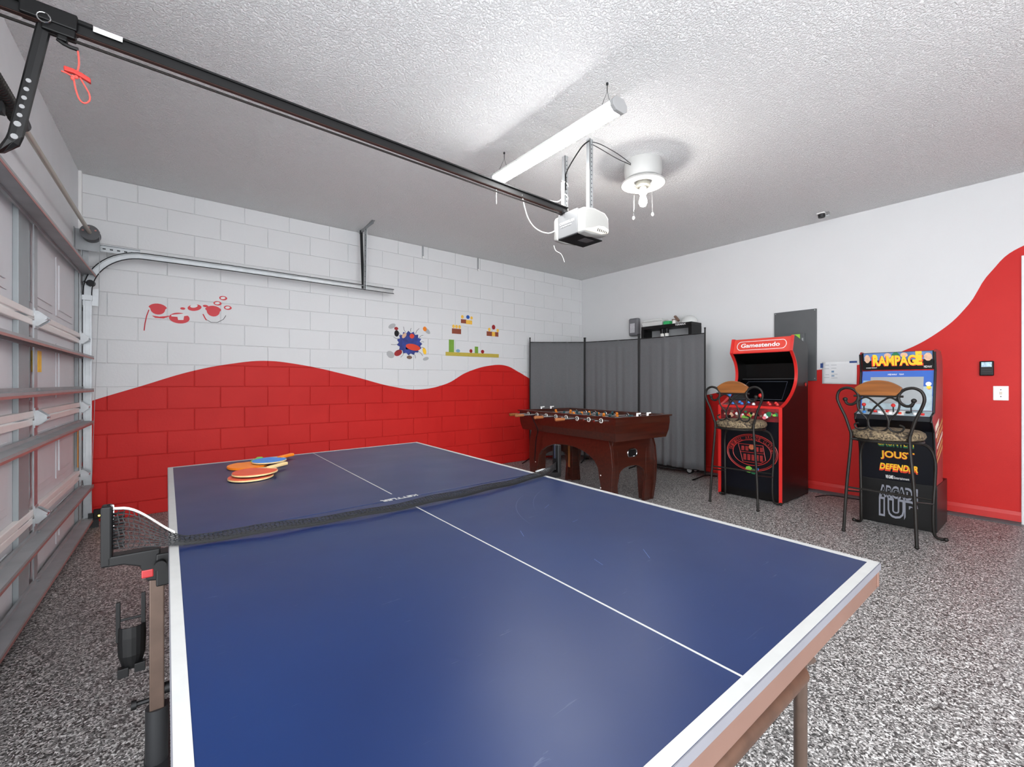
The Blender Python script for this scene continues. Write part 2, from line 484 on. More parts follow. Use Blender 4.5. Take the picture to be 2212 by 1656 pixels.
bb.prism([(XR,0),(XR-.016,0),(XR-.016,.07),(XR-.010,.088),(XR-.006,.10),(XR,.10)], 'y', DOOR_Y1+.062, YB-.01)
tag(bb.build('baseboard_right', m_redbase, origin=(XR,2,0)), 'red painted baseboard along the drywall', 'baseboard', kind='structure')
kb = MB(); kb.prism([(XR-.016,0),(XR-.10,0),(XR-.10,.006),(XR-.07,.016),(XR-.016,.018)], 'y', DOOR_Y1+.062, YB-.01)
tag(kb.build('trim_2', m_kerb, origin=(XR,2,0)), 'grey concrete kerb strip below the red baseboard', 'trim', kind='structure')

# wall around the garage door
DTOP = 2.12; S0, S1 = .17, 3.9
wl = MB()
def dbox(mb, s0, s1, d0, d1, z0, z1, mi=0):
    vs = [DW(s,d,z) for z in (z0,z1) for s,d in ((s0,d0),(s1,d0),(s1,d1),(s0,d1))]
    return mb.add(vs, [(0,3,2,1),(4,5,6,7),(0,1,5,4),(1,2,6,5),(2,3,7,6),(3,0,4,7)], mi)
dbox(wl, 0, S1, -.14, 0, DTOP-.05, CEIL); dbox(wl, 0, S0+.05, -.14, 0, 0, DTOP-.05)
tag(wl.build('wall_left', m_white_wall, origin=DW(2,0,0)), 'white wall above and beside the garage door', 'wall', kind='structure')
cn = MB(); dbox(cn, .0, .05, 0, .02, 0, CEIL)
tag(cn.build('trim_3', m_white, origin=DW(0,0,0)), 'white vertical strip in the corner by the garage door', 'trim', kind='structure')

# ------------------------------------------------------------------ garage door (closed)
gd = thing('door_1', 'closed sectional garage door seen from inside with steel struts', 'garage door', DW(2.5, .03, 0), 0, kind='structure')
JN = [.01, .45, .99, 1.54, DTOP]
STILES = [(.17,.30),(1.68,1.87),(3.2,3.38),(3.77,3.9)]
BAYS = [(.30,1.68),(1.87,3.2),(3.38,3.77)]
for i in range(4):
    z0, z1 = JN[i]+.003, JN[i+1]-.003
    sec = MB(); dbox(sec, S0, S1, 0, .012, z0, z1)
    section = sec.build('door_section', m_doorpanel, gd)
    for (a, b2) in STILES:
        st = MB(); dbox(st, a, b2, .012, .034, z0, z1); st.build('stile', m_doorgrey, section, bevel=.003)
    for (a, b2) in BAYS:
        n = 2 if b2-a > .6 else 1; gap = .10; w = (b2-a-gap*(n+1))/n
        for k in range(n):
            p0 = a + gap + k*(w+gap); p1 = p0 + w; q0, q1 = z0+.09, z1-.09
            e = MB()
            for (u0,u1,w0,w1,d1) in ((p0,p1,q0,q1,.017),(p0+.05,p1-.05,q0+.045,q1-.045,.024)):
                dbox(e, u0, u1, .0115, d1, w0, w1)
            e.build('embossed_panel', m_doorpanel, section, bevel=.002)
    # pale tongue-and-groove rails along the section joint
    if i < 3:
        jr = MB()
        zc = JN[i+1]
        dbox(jr, S0, S1, .012, .040, zc+.004, zc+.040); dbox(jr, S0, S1, .012, .036, zc-.040, zc-.004)
        jr.build('joint_rail', m_doorlight, gd, bevel=.004)
    for s in (1.59, .235, 3.14):
        pt = MB(); dbox(pt, s-.035, s+.035, .036, .042, z0+.01, z1-.01)
        pst = pt.build('perforated_strap', m_galv, section)
for zc in (2.075, 1.40, 1.135, .87, .345, .075):
    st = MB()
    wide = .115 if zc > 2 else .10
    # hat-shaped strut: flange, shelf, lip
    prof = [(.034,zc-.020),(.046,zc-.020),(.046,zc-.004),(wide,zc-.004),(wide+.004,zc-.020),(wide+.007,zc-.020),(wide+.007,zc+.004),(.046,zc+.004),(.046,zc+.022),(.034,zc+.022)]
    vs = [DW(S0-.02, d, z) for d, z in prof] + [DW(S1, d, z) for d, z in prof]
    n = len(prof)
    st.add(vs, [tuple(range(n)), tuple(range(n,2*n))[::-1]] + [(i,(i+1) % n, n+(i+1) % n, n+i) for i in range(n)])
    strut = st.build('strut', m_galv_dull, gd)
    lp = MB(); dbox(lp, S0-.015, S1, wide+.006, wide+.0085, zc-.022, zc-.010)
    lp.build('strut_lip', m_redlip, strut)  # strip tinted as if mirroring the red wall
    for s in (1.59, .235, 3.14):
        bt = MB(); bt.cyl(DW(s, .05, zc+.006), DW(s, .05, zc+.018), .010, seg=6)
        bt.build('bolt', m_galv, strut)
for zc in JN[1:4]:
    for s in (1.59, .235, 3.14):
        h = MB()
        pl = [(.042,zc-.042),(.042,zc+.042),(.056,zc+.042),(.092,zc+.010),(.092,zc-.010),(.056,zc-.042)]
        for sd in (-.030, .026):
            vs = [DW(s+sd, d, z) for d, z in pl] + [DW(s+sd+.004, d, z) for d, z in pl]
            n = len(pl); h.add(vs, [tuple(range(n)), tuple(range(n,2*n))[::-1]] + [(i,(i+1) % n, n+(i+1) % n, n+i) for i in range(n)])
        dbox(h, s-.034, s+.034, .042, .046, zc-.055, zc+.055)
        h.cyl(DW(s-.045, .085, zc), DW(s+.045, .085, zc), .008, seg=8)
        hg = h.build('hinge', m_galv, gd)
# roller at the top corner and the two stickers
rl = MB(); rl.cyl(DW(.24,.06,2.0), DW(.10,.09,2.0), .006, seg=8); rl.cyl(DW(.20,.09,2.0), DW(.165,.095,2.0), .026, seg=14)
rl.build('roller', m_dark, gd, smooth=True)
sk = MB(); dbox(sk, 1.475, 1.55, .0125, .0435, 1.245, 1.365); lab(sk.build('sticker', m_yel, gd), 'yellow warning sticker')
sk = MB(); dbox(sk, .30, .335, .034, .036, .52, .83); lab(sk.build('sticker', m_orst, gd), 'orange-yellow strip sticker')
bs = MB(); dbox(bs, S0, S1, .0, .05, 0.0, .02); bs.build('bottom_seal', m_blackpl, gd)

# ------------------------------------------------------------------ door track with its hanger
tk = thing('garage_door_track', 'galvanised garage door track curving up along the block wall', 'door track', (-.478, 4.95, 0))
def track_profile(w=.05, d=.022, t=.0035):   # C channel, open towards the room
    return [(-w/2,0),(w/2,0),(w/2,-d),(w/2-.008,-d),(w/2-.008,-d+t),(w/2-t,-d+t),(w/2-t,-t),(-w/2+t,-t),(-w/2+t,-d+t),(-w/2+.008,-d+t),(-w/2+.008,-d),(-w/2,-d)]
def sweep_track(path, name):
    prof = track_profile(); mb = MB(); n = len(prof); vs = []
    for i, p in enumerate(path):
        a = path[max(i-1,0)]; b2 = path[min(i+1,len(path)-1)]
        t = Vector((b2[0]-a[0], 0, b2[1]-a[1])).normalized()
        nn = Vector((-t.z, 0, t.x))
        for u, v in prof: vs.append(Vector((p[0], 4.985, p[1])) + nn*u + Vector((0, v, 0)))
    fs = []
    for i in range(len(path)-1):
        for k in range(n): fs.append((i*n+k, i*n+(k+1) % n, (i+1)*n+(k+1) % n, (i+1)*n+k))
    fs += [tuple(range(n))[::-1], tuple((len(path)-1)*n+k for k in range(n))]
    mb.add(vs, fs); return mb.build(name, m_galv, tk, smooth=True)
sweep_track([(-.468,.03),(-.468,1.88)], 'vertical_track')
arc = [(-.468,1.90)]
for k in range(15):
    t = PI - PI/2*k/14
    arc.append((-.113 + .355*math.cos(t), 1.925 + .355*math.sin(t)))
arc += [(.5,2.283),(1.2,2.279),(2.165,2.272)]
ct = sweep_track(arc, 'curved_track')
for sg in (-1, 1):
    lipm = MB(); pts = []
    for i, p in enumerate(arc):
        a = arc[max(i-1,0)]; b2 = arc[min(i+1,len(arc)-1)]; t = Vector((b2[0]-a[0],0,b2[1]-a[1])).normalized()
        pts.append(Vector((p[0],4.962,p[1])) + Vector((-t.z,0,t.x))*sg*.025)
    lipm.tube(pts, .0042, 6); lipm.build('track_lip', m_dark, ct, smooth=True)
pa = MB()
M1 = Matrix.Rotation(0,4,'Y')
pa.box(-.52,-.14, 4.99,4.993, 2.278,2.326); pa.box(-.52,-.14,4.96,4.993,2.326,2.329)
ang = pa.build('perforated_angle', m_galv, tk)
for k in range(8):
    hb = MB(); hb.box(-.47+.045*k, -.45+.045*k, 4.988,4.9905, 2.297,2.307); hb.build('slot_hole', m_dark, ang)
va = MB(); va.box(-.505,-.50, 4.95,5.0, .05,2.40); va.box(-.505,-.465,4.998,5.002,.05,2.40)
vang = va.build('wall_angle', m_galv_dull, tk)
for k in range(9):
    z = .3 + .21*k
    hb = MB(); hb.box(-.5,-.498,4.962,4.985,z,z+.03); hb.build('slot_hole', m_red if z < 1.0 else m_dark, vang)
jb = MB(); jb.box(-.50,-.44,4.955,4.99,1.86,1.90); jb.box(-.50,-.40,4.985,4.99,1.82,1.96); jb.build('splice_plate', m_galv, tk)
# hanger at the back end: ceiling angle and two perforated straps
hg = MB()
d0 = Vector((1.83,5.10,CEIL)); d1 = Vector((1.80,4.66,CEIL))
hg.add([d0+Vector((-.018,0,0)), d0+Vector((.018,0,0)), d1+Vector((.018,0,0)), d1+Vector((-.018,0,0)),
        d0+Vector((-.018,0,-.004)), d0+Vector((.018,0,-.004)), d1+Vector((.018,0,-.004)), d1+Vector((-.018,0,-.004))],
       [(0,1,2,3),(7,6,5,4),(0,4,5,1),(1,5,6,2),(2,6,7,3),(3,7,4,0)])
hg.box(1.80,1.804,4.66,5.10,CEIL-.034,CEIL)
hg.build('ceiling_angle', m_galv_dull, tk)
def strap(mb, p0, p1, w, side, t=.003, mi=0):
    p0 = Vector(p0); p1 = Vector(p1); s = Vector(side).normalized()
    nrm = (p1-p0).cross(s).normalized()
    vs = [q + s*a*w/2 + nrm*b2*t/2 for q in (p0,p1) for a,b2 in ((-1,-1),(1,-1),(1,1),(-1,1))]
    return mb.add(vs, [(0,1,2,3),(7,6,5,4),(0,4,5,1),(1,5,6,2),(2,6,7,3),(3,7,4,0)], mi)
s1 = MB(); strap(s1, (1.802,5.04,CEIL-.01), (1.80,4.972,2.26), .032, (1,0,0))
so = s1.build('hanger_strap', m_dark, tk)
s2 = MB(); strap(s2, (1.80,4.90,CEIL-.01), (1.815,4.965,2.25), .03, (1,.3,0)); strap(s2, (1.818,4.90,CEIL-.01), (1.832,4.965,2.25), .03, (.3,1,0))
so = s2.build('hanger_strap', m_galv, tk)
for k in range(12):
    f = (k+.5)/12; c = Vector((1.80,4.90,CEIL-.01)).lerp(Vector((1.815,4.965,2.25)), f)
    hb = MB(); hb.cyl(c+Vector((0,-.004,0)), c+Vector((0,.003,0)), .004, seg=6); hb.build('strap_hole', m_dark, so)

# ------------------------------------------------------------------ torsion shaft, spring, cable drum
ts = thing('torsion_shaft', 'torsion shaft with black spring and cable drum above garage door', 'door spring', DW(1.2,.10,2.37))
t1 = MB(); t1.cyl(DW(.24,.10,2.385), DW(3.9,.10,2.37), .0135, seg=12); t1.build('shaft', M('shaft_steel',(176,170,158),.4,.5,var=.05), ts, smooth=True)
t2 = MB(); t2.cyl(DW(2.2,.10,2.375), DW(3.1,.10,2.37), .027, seg=16)
sp = t2.build('spring', m_spring, ts, smooth=True)
coil = MB(); pts = []
for k in range(46*10):
    a = 2*PI*k/10; s = 2.2 + .9*k/(460)
    c = DW(s,.10,2.375); pts.append(c + Vector((math.cos(DA)*math.cos(a), -math.sin(DA)*math.cos(a), math.sin(a)))*.027)
coil.tube(pts, .0055, 5); coil.build('coil', m_spring, sp, smooth=True)
t3 = MB(); t3.cyl(DW(2.14,.10,2.376), DW(2.21,.10,2.376), .030, .034, seg=16); t3.build('winding_cone', m_dark, ts, smooth=True)
t4 = MB(); t4.cyl(DW(.20,.10,2.385), DW(.235,.10,2.385), .058, seg=24); t4.cyl(DW(.235,.10,2.385), DW(.29,.10,2.385), .045, seg=24); t4.cyl(DW(.29,.10,2.385), DW(.305,.10,2.385), .060, seg=24)
dr = t4.build('cable_drum', M('drum_grey',(88,88,90),.45,.5,var=.1), ts, smooth=True)
for a in (.5,1.7,2.9):
    t6 = MB(); t6.cyl(DW(.305,.10+.04*math.cos(a),2.385+.04*math.sin(a)), DW(.312,.10+.04*math.cos(a),2.385+.04*math.sin(a)), .007, seg=6)
    t6.build('set_screw', m_redlip, dr)
t5 = MB(); dbox(t5, .195, .20, 0, .15, 2.26, 2.43); dbox(t5, .195,.25,0,.004,2.26,2.43); t5.build('end_bearing_plate', m_galv_dull, ts)
t7 = MB(); t7.tube([DW(.27,.155,2.385), DW(.262,.15,1.9), DW(.25,.10,.2)], .002, 5); t7.build('lift_cable', m_galv, ts)
pad = MB(); dbox(pad, 2.3, 2.5, 0, .03, 2.16, 2.75); pad.build('anchor_pad', m_white_wall, ts)
pb = MB(); dbox(pb, 2.38, 2.42, .03, .10, 2.30, 2.44); pb.build('anchor_bracket', m_dark, ts)

# ------------------------------------------------------------------ door opener: rail, trolley, arm, motor
op = thing('garage_door_opener', 'white garage door opener with long black rail hung from ceiling', 'door opener', (2.48, 2.3, 2.24))
RA = Vector((-.50,2.37,2.545)); RB = Vector((2.36,2.30,2.455))
def along(f, dz=0, dy=0): return RA.lerp(RB, f) + Vector((0,dy,dz))
rdir = (RB-RA).normalized()
rq = MB()
# T-rail: web above, flange below
def bar(mb, p0, p1, hw, hh, mi=0):
    p0 = Vector(p0); p1 = Vector(p1); t = (p1-p0).normalized(); s = t.cross(Vector((0,0,1))).normalized(); u = s.cross(t)
    vs = [q + s*a*hw + u*b2*hh for q in (p0,p1) for a,b2 in ((-1,-1),(1,-1),(1,1),(-1,1))]
    return mb.add(vs, [(0,1,2,3),(7,6,5,4),(0,4,5,1),(1,5,6,2),(2,6,7,3),(3,7,4,0)], mi)
bar(rq, along(0,.006), along(1,.006), .004, .022); bar(rq, along(0,-.014), along(1,-.014), .012, .004); bar(rq, along(0,.026), along(1,.026), .014, .004)
rq.build('rail', m_black, op)
rs = MB(); bar(rs, along(0,-.0195), along(.99,-.0195), .010, .0012); rs.build('rail_edge', M('rail_brown',(70,48,42),.5,.4), op)
ch = MB(); bar(ch, along(.0,-.047,0), along(.99,-.034,0), .0030, .0045)
chain = ch.build('drive_chain', m_chain, op)
cl = MB()
for k in range(150):
    f = .10 + .88*k/150
    cl.ball(along(f,-.047+.013*f), .0052, 6, 4)
lk = cl.build('chain_link', m_chain, chain); tag(lk, kind='stuff')
lb = MB(); bar(lb, along(.103,.020,-.0150), along(.133,.020,-.0150), .0008, .010); lab(lb.build('label_sticker', m_wprint, op), 'white sticker on the rail')
# trolley
tr0 = MB(); bar(tr0, along(.035,.012), along(.088,.012), .026, .030); bar(tr0, along(.054,-.030), along(.086,-.030), .020, .018)
bar(tr0, along(.068,-.052), along(.078,-.054), .014, .012); bar(tr0, along(.08,.030), along(.103,.030), .010, .010)
trol = tr0.build('trolley', m_blackpl, op, bevel=.005)
tl = MB(); tl.tube([along(.068,-.060), along(.074,-.070), along(.080,-.074), along(.088,-.074)], .007, 6); tl.build('release_lever', m_blackpl, trol, smooth=True)
pn = MB(); c = along(.057,-.014,-.029)
pn.tube([c + Vector((.018*math.cos(a),0,.018*math.sin(a))) for a in [2*PI*k/14 for k in range(14)]], .0022, 5, closed=True); pn.build('ring_pin', m_chrome, trol)
# bent arm to the door
AR0 = along(.056,-.028); AR1 = Vector((-.420,2.375,2.035))
am = MB()
pts = [AR0, AR0.lerp(AR1,.5), AR0.lerp(AR1,.9), AR1+Vector((.0,.0,.02)), AR1+Vector((-.03,.01,-.015)), AR1+Vector((-.085,.02,-.03))]
am.tube(pts, .02, 8, flat=(.021,.009,(0.9,0.1,0.5)))
arm = am.build('door_arm', m_black, op, bevel=.002)
for k, f in enumerate((.47,.54,.61,.68,.75,.82,.92)):
    c = AR0.lerp(AR1, f); nrm = Vector((-.1,-1,0)).normalized()
    hh = MB(); hh.cyl(c + nrm*.0085, c + nrm*.0105, .0075 if f < .8 else .010, seg=10); hh.build('arm_hole', m_greylt, arm)
br = MB(); dbox(br, 2.70, 2.80, .036, .075, 1.96, 2.12); br.build('door_bracket', m_black, op, bevel=.003)
# motor unit
m_motorcap = M('motor_cap_white', (158,158,155), .4, var=.02)
mo = MB(); mo.box(2.31,2.585, 2.15,2.345, 2.25,2.43)
motor = mo.build('motor_body', M('motor_grey',(128,129,130),.5,.2,var=.03), op, bevel=.006)
def end_cap(y0, y1, name):
    prof = [(2.305,2.244),(2.39,2.238),(2.52,2.252),(2.585,2.272),(2.602,2.32),(2.594,2.40),(2.55,2.436),(2.43,2.446),(2.34,2.432),(2.305,2.412)]
    c = MB(); n = len(prof); mx_, mz_ = 2.45, 2.34
    rings = [(y0,1.0),((y0+y1)/2,.99),(y1,.90)]
    vs = [( mx_+(x-mx_)*s, y, mz_+(z-mz_)*s) for y, s in rings for x, z in prof]
    fs = [(r*n+i, r*n+(i+1) % n, (r+1)*n+(i+1) % n, (r+1)*n+i) for r in range(2) for i in range(n)]
    fs += [tuple(range(n)), tuple(range(2*n,3*n))]
    c.add(vs, fs); return c.build(name, m_motorcap, motor, bevel=.01, seg=3, smooth=True)
cap = end_cap(2.15, 2.09, 'light_lens_cap')
cr = MB(); cr.prism([(2.33,2.256),(2.50,2.262),(2.575,2.284),(2.582,2.31),(2.53,2.326),(2.47,2.318),(2.40,2.29),(2.33,2.270)], 'y', 2.087, 2.096); lv = cr.build('cream_lens', m_cream, motor, bevel=.004)
for k in range(6):
    sl = MB(); x = 2.455 + .019*k; M2 = Matrix.Translation((x,2.086,2.284)) @ Matrix.Rotation(R(22),4,'Y'); sl.box(-.003,.003,-.001,.003,-.010+.001*k,.014-.001*k,M=M2); sl.build('vent_slot', m_dark, lv)
end_cap(2.345, 2.40, 'rear_cap')
bp = MB(); bp.box(2.313,2.582,2.152,2.343,2.244,2.25); bpl = bp.build('bottom_plate', m_blackpl, motor)
pl = MB(); pl.box(2.42,2.52,2.18,2.25,2.2425,2.2442); pl.build('rating_label', M('label_grey',(82,80,82),.5,var=.3,vscale=120), bpl)
text_part('lettering', 'CHAMBERLAIN', m_wprint, motor, (2.3085,2.325,2.345), (0,-.145,0), (0,0,.020))
text_part('lettering', 'garage door opener', m_wprint, motor, (2.3085,2.315,2.325), (0,-.11,0), (0,0,.010))
sh = MB(); sh.box(2.30,2.40,2.27,2.33,2.428,2.45); sh.build('rail_mount', m_dark, op, bevel=.003)
# hanging straps (perforated angle)
for (y, x0) in ((2.13,2.42),(2.41,2.45)):
    a = MB(); a.box(x0,x0+.034,y,y+.003,2.43,CEIL); a.box(x0,x0+.003,y,y+.034,2.43,CEIL)
    ho = a.build('hanger_angle', m_galv, op)
    for k in range(15):
        z = 2.47+.031*k
        hb = MB(); hb.box(x0+.013,x0+.021,y-.0006,y+.001,z,z+.008); hb.build('slot_hole', m_dark, ho)
def ease(pts, n=8):
    """Catmull-Rom through points"""
    P = [Vector(p) for p in pts]; out = []
    for i in range(len(P)-1):
        p0 = P[max(i-1,0)]; p1 = P[i]; p2 = P[i+1]; p3 = P[min(i+2,len(P)-1)]
        for k in range(n):
            t = k/n
            out.append(.5*((2*p1) + (p2-p0)*t + (2*p0-5*p1+4*p2-p3)*t*t + (3*p1-p0-3*p2+p3)*t**3))
    out.append(P[-1]); return out
W1 = [(1.93,2.31,2.47),(2.00,2.33,2.34),(2.10,2.35,2.285),(2.24,2.37,2.29),(2.36,2.39,2.36),(2.42,2.405,2.43),(2.448,2.44,2.56),(2.448,2.445,2.75)]
w1 = MB(); w1.tube(ease(W1), .0045, 6)
w1.build('white_wire', m_wplast, op, smooth=True)
w2 = MB(); w2.tube(ease([(2.36,2.44,2.24),(2.37,2.43,2.20),(2.40,2.40,2.17),(2.42,2.385,2.11)]), .003, 6); w2.build('antenna_wire', m_wplast, op, smooth=True)
w3 = MB(); w3.tube(ease([(2.40,2.12,CEIL-.03),(2.40,2.2,2.90),(2.42,2.36,2.80),(2.45,2.40,2.75),(2.45,2.405,2.68)]), .005, 6); w3.build('power_cord', m_blackpl, op, smooth=True)
w4 = MB()
pts = []
for k in range(40):
    a = k*.55; pts.append((2.465+.024*math.cos(a), 2.425+.024*math.sin(a), 2.80 - .33*k/40))
w4.tube(pts, .0035, 5); w4.build('cable_wrap', m_wplast, op, smooth=True)

rc = thing('release_cord', 'red emergency release cord with handle hanging from opener rail', 'pull cord', (-.18,2.345,2.45))
c0 = along(.0875,-.078)
x, y = c0.x, c0.y
g = MB(); g.tube(ease([c0, (x+.003,y,2.41), (x-.003,y,2.372)]), .0032, 6); g.build('cord', m_cord_red, rc, smooth=True)
g = MB(); gpts = [(-.038,.008),(-.012,.007),(.012,.001),(.036,-.010),(.037,-.028),(.012,-.018),(-.012,-.010),(-.038,-.010)]
g.prism([(x+u, 2.375+v) for u, v in gpts], 'y', y-.009, y+.009); g.build('handle', m_handle_red, rc, bevel=.003)
g = MB(); loop = [(-.012,2.352),(-.006,2.31),(.004,2.275),(.018,2.265),(.032,2.28),(.032,2.305),(.018,2.335),(.006,2.358)]
g.tube(ease([(x+u,y,z) for u, z in loop]), .003, 6); g.tube(ease([(x-.012,y,2.352),(x-.03,y,2.36),(x-.045,y,2.362)]), .003, 6)
for q in ((-.012,2.352),(-.004,2.354),(-.014,2.345)): g.ball((x+q[0],y-.003,q[1]), .007, 8, 6)
g.build('loop', m_cord_red, rc, smooth=True)

# ------------------------------------------------------------------ shop light
m_capgrey = M('end_cap_grey', (150,150,150), .5, var=.03)
lf = thing('hanging_shop_light', 'lit white tube shop light hanging on chains above opener', 'ceiling light', (2.06,2.17,2.77))
LY0, LY1, LZ = 1.585, 2.76, 2.775; LX = 2.055
h = MB(); h.prism([(LX-.055,LZ+.02),(LX-.062,LZ),(LX+.062,LZ),(LX+.055,LZ+.02),(LX+.03,LZ+.038),(LX-.03,LZ+.038)], 'y', LY0, LY1); hs = h.build('housing', m_wplast, lf)
h = MB(); dpts = [(LX-.058,LZ-.0005),(LX-.054,LZ-.018),(LX-.03,LZ-.034),(LX,LZ-.038),(LX+.03,LZ-.034),(LX+.054,LZ-.018),(LX+.058,LZ-.0005)]
h.prism(dpts, 'y', LY0+.02, LY1-.02); h.build('lit_diffuser', m_tube, lf)
for y0, y1 in ((LY0-.006,LY0+.02),(LY1-.02,LY1+.006)):
    e = MB(); e.prism([(LX-.064,LZ+.012),(LX-.062,LZ-.02),(LX-.034,LZ-.040),(LX+.034,LZ-.040),(LX+.062,LZ-.02),(LX+.064,LZ+.012),(LX+.034,LZ+.042),(LX-.034,LZ+.042)], 'y', y0, y1)
    e.build('end_cap', m_capgrey, lf, bevel=.003)
for y in (LY0+.09, LY1-.09):
    cpt = (LX,y,CEIL-.05)
    e = MB(); e.tube([(LX-.045,y,LZ+.03), cpt, (LX+.045,y,LZ+.03)], .0016, 5); e.tube([cpt,(LX,y,CEIL)], .0025, 5)
    e.cyl((LX,y,CEIL-.012),(LX,y,CEIL),.007,seg=8); e.build('hanging_wire', m_dark, lf)
e = MB(); e.tube([(LX-.03,LY1-.03,LZ-.03),(LX-.03,LY1-.03,LZ-.21)], .0022, 5); e.build('pull_string', m_wplast, lf)
e = MB(); e.tube(ease([(LX,LY1,LZ+.01),(LX+.1,2.62,2.64),(LX+.2,2.50,2.60),(2.38,2.44,2.58),(2.44,2.43,2.62)]), .004, 6); e.build('power_cord', m_wplast, lf, smooth=True)

# ------------------------------------------------------------------ ceiling lamp (fan hub without blades)
LC = (3.02,2.10)
lm = thing('ceiling_lamp', 'round white ceiling hub lamp with one lit bulb and pull chains', 'ceiling lamp', (LC[0],LC[1],CEIL))
e = MB(); e.lathe([(.001,CEIL),(.145,CEIL),(.148,CEIL-.02),(.146,CEIL-.10),(.135,CEIL-.135),(.10,CEIL-.155),(.001,CEIL-.155)], (LC[0],LC[1],0), 32); m_lampw = M('lamp_white', (168,168,166), .45, var=.02); cb = e.build('hub', m_lampw, lm, smooth=True)
e = MB(); e.lathe([(.088,CEIL-.158),(.17,CEIL-.165),(.176,CEIL-.172),(.168,CEIL-.178),(.09,CEIL-.172),(.088,CEIL-.158)], (LC[0],LC[1],0), 32); e.build('ring', m_lampw, lm, smooth=True)
e = MB(); e.lathe([(.001,CEIL-.154),(.055,CEIL-.156),(.058,CEIL-.19),(.045,CEIL-.20),(.001,CEIL-.20)], (LC[0],LC[1],0), 24); e.build('switch_cup', M('switch_cup',(150,148,140),.4,.4), lm, smooth=True)
e = MB(); e.lathe([(.001,CEIL-.20),(.028,CEIL-.20),(.030,CEIL-.25),(.001,CEIL-.25)], (LC[0],LC[1],0), 20); e.build('socket', m_cream, lm, smooth=True)
e = MB(); e.lathe([(.001,CEIL-.25),(.018,CEIL-.252),(.022,CEIL-.275),(.031,CEIL-.305),(.031,CEIL-.325),(.022,CEIL-.345),(.001,CEIL-.355)], (LC[0],LC[1],0), 16); e.build('lit_bulb', m_bulb, lm, smooth=True)
for dx, dy, L_ in ((.045,-.05,.22),(-.045,.05,.24)):
    e = MB(); e.tube([(LC[0]+dx,LC[1]+dy,CEIL-.19),(LC[0]+dx*1.1,LC[1]+dy*1.1,CEIL-.19-L_)], .0016, 5); pc = e.build('pull_chain', m_chrome, lm)
    e = MB(); e.ball((LC[0]+dx*1.1,LC[1]+dy*1.1,CEIL-.20-L_), .011, 10, 6, (1,1,1.5)); e.build('knob', m_wplast, pc, smooth=True)
e = MB(); e.tube(ease([(2.43,2.15,CEIL-.012),(2.5,2.10,CEIL-.03),(2.70,2.10,CEIL-.035),(2.875,2.11,CEIL-.05)]), .003, 5); e.tube(ease([(2.43,2.15,CEIL-.02),(2.5,2.11,CEIL-.055),(2.70,2.11,CEIL-.065),(2.875,2.11,CEIL-.06)]), .003, 5); e.build('lamp_cord', m_dark, lm, smooth=True)

# small things on the ceiling and the wall tops
e = thing('ceiling_sensor', 'small dark and white sensor where ceiling meets the drywall', 'sensor', (5.38,1.56,CEIL))
q = MB(); q.box(5.33,5.43,1.53,1.60,CEIL-.012,CEIL); q.build('plate', m_white, e, bevel=.003)
q = MB(); q.lathe([(.001,CEIL-.05),(.03,CEIL-.045),(.034,CEIL-.012)], (5.37,1.565,0), 16); q.build('lens', m_dark, e, smooth=True)
q = MB(); q.box(5.36,5.40,1.50,1.535,CEIL-.035,CEIL); q.build('clip', m_chrome, e, bevel=.003)
for k, (x, zz) in enumerate(((2.635,2.80),(3.49,2.775))):
    e = thing('roof_strap', ['steel roof strap at wall top nearer the garage door track', 'steel roof strap at wall top nearer the room corner'][k], 'metal strap', (x,YB-.01,zz), group='roof straps on the block wall')
    q = MB(); q.box(x-.012,x+.012,YB-.012,YB-.009,zz,CEIL); q.build('strap', m_galv_dull, e)
    q = MB(); q.cyl((x,YB-.012,zz),(x,YB-.03,zz),.014,seg=10); q.build('anchor_bolt', m_white, e, smooth=True)
e = thing('safety_sensor', 'small black door sensor with amber light beside the track', 'sensor', (-.40,4.93,0))
q = MB(); q.box(-.43,-.37,4.92,4.96,.075,.15); q.build('sensor_body', m_blackpl, e, bevel=.004)
q = MB(); q.box(-.465,-.40,4.955,4.96,.0,.12); q.build('bracket', m_dark, e)
q = MB(); q.ball((-.395,4.918,.10), .007, 8, 6); q.build('indicator_light', m_led, e, smooth=True)

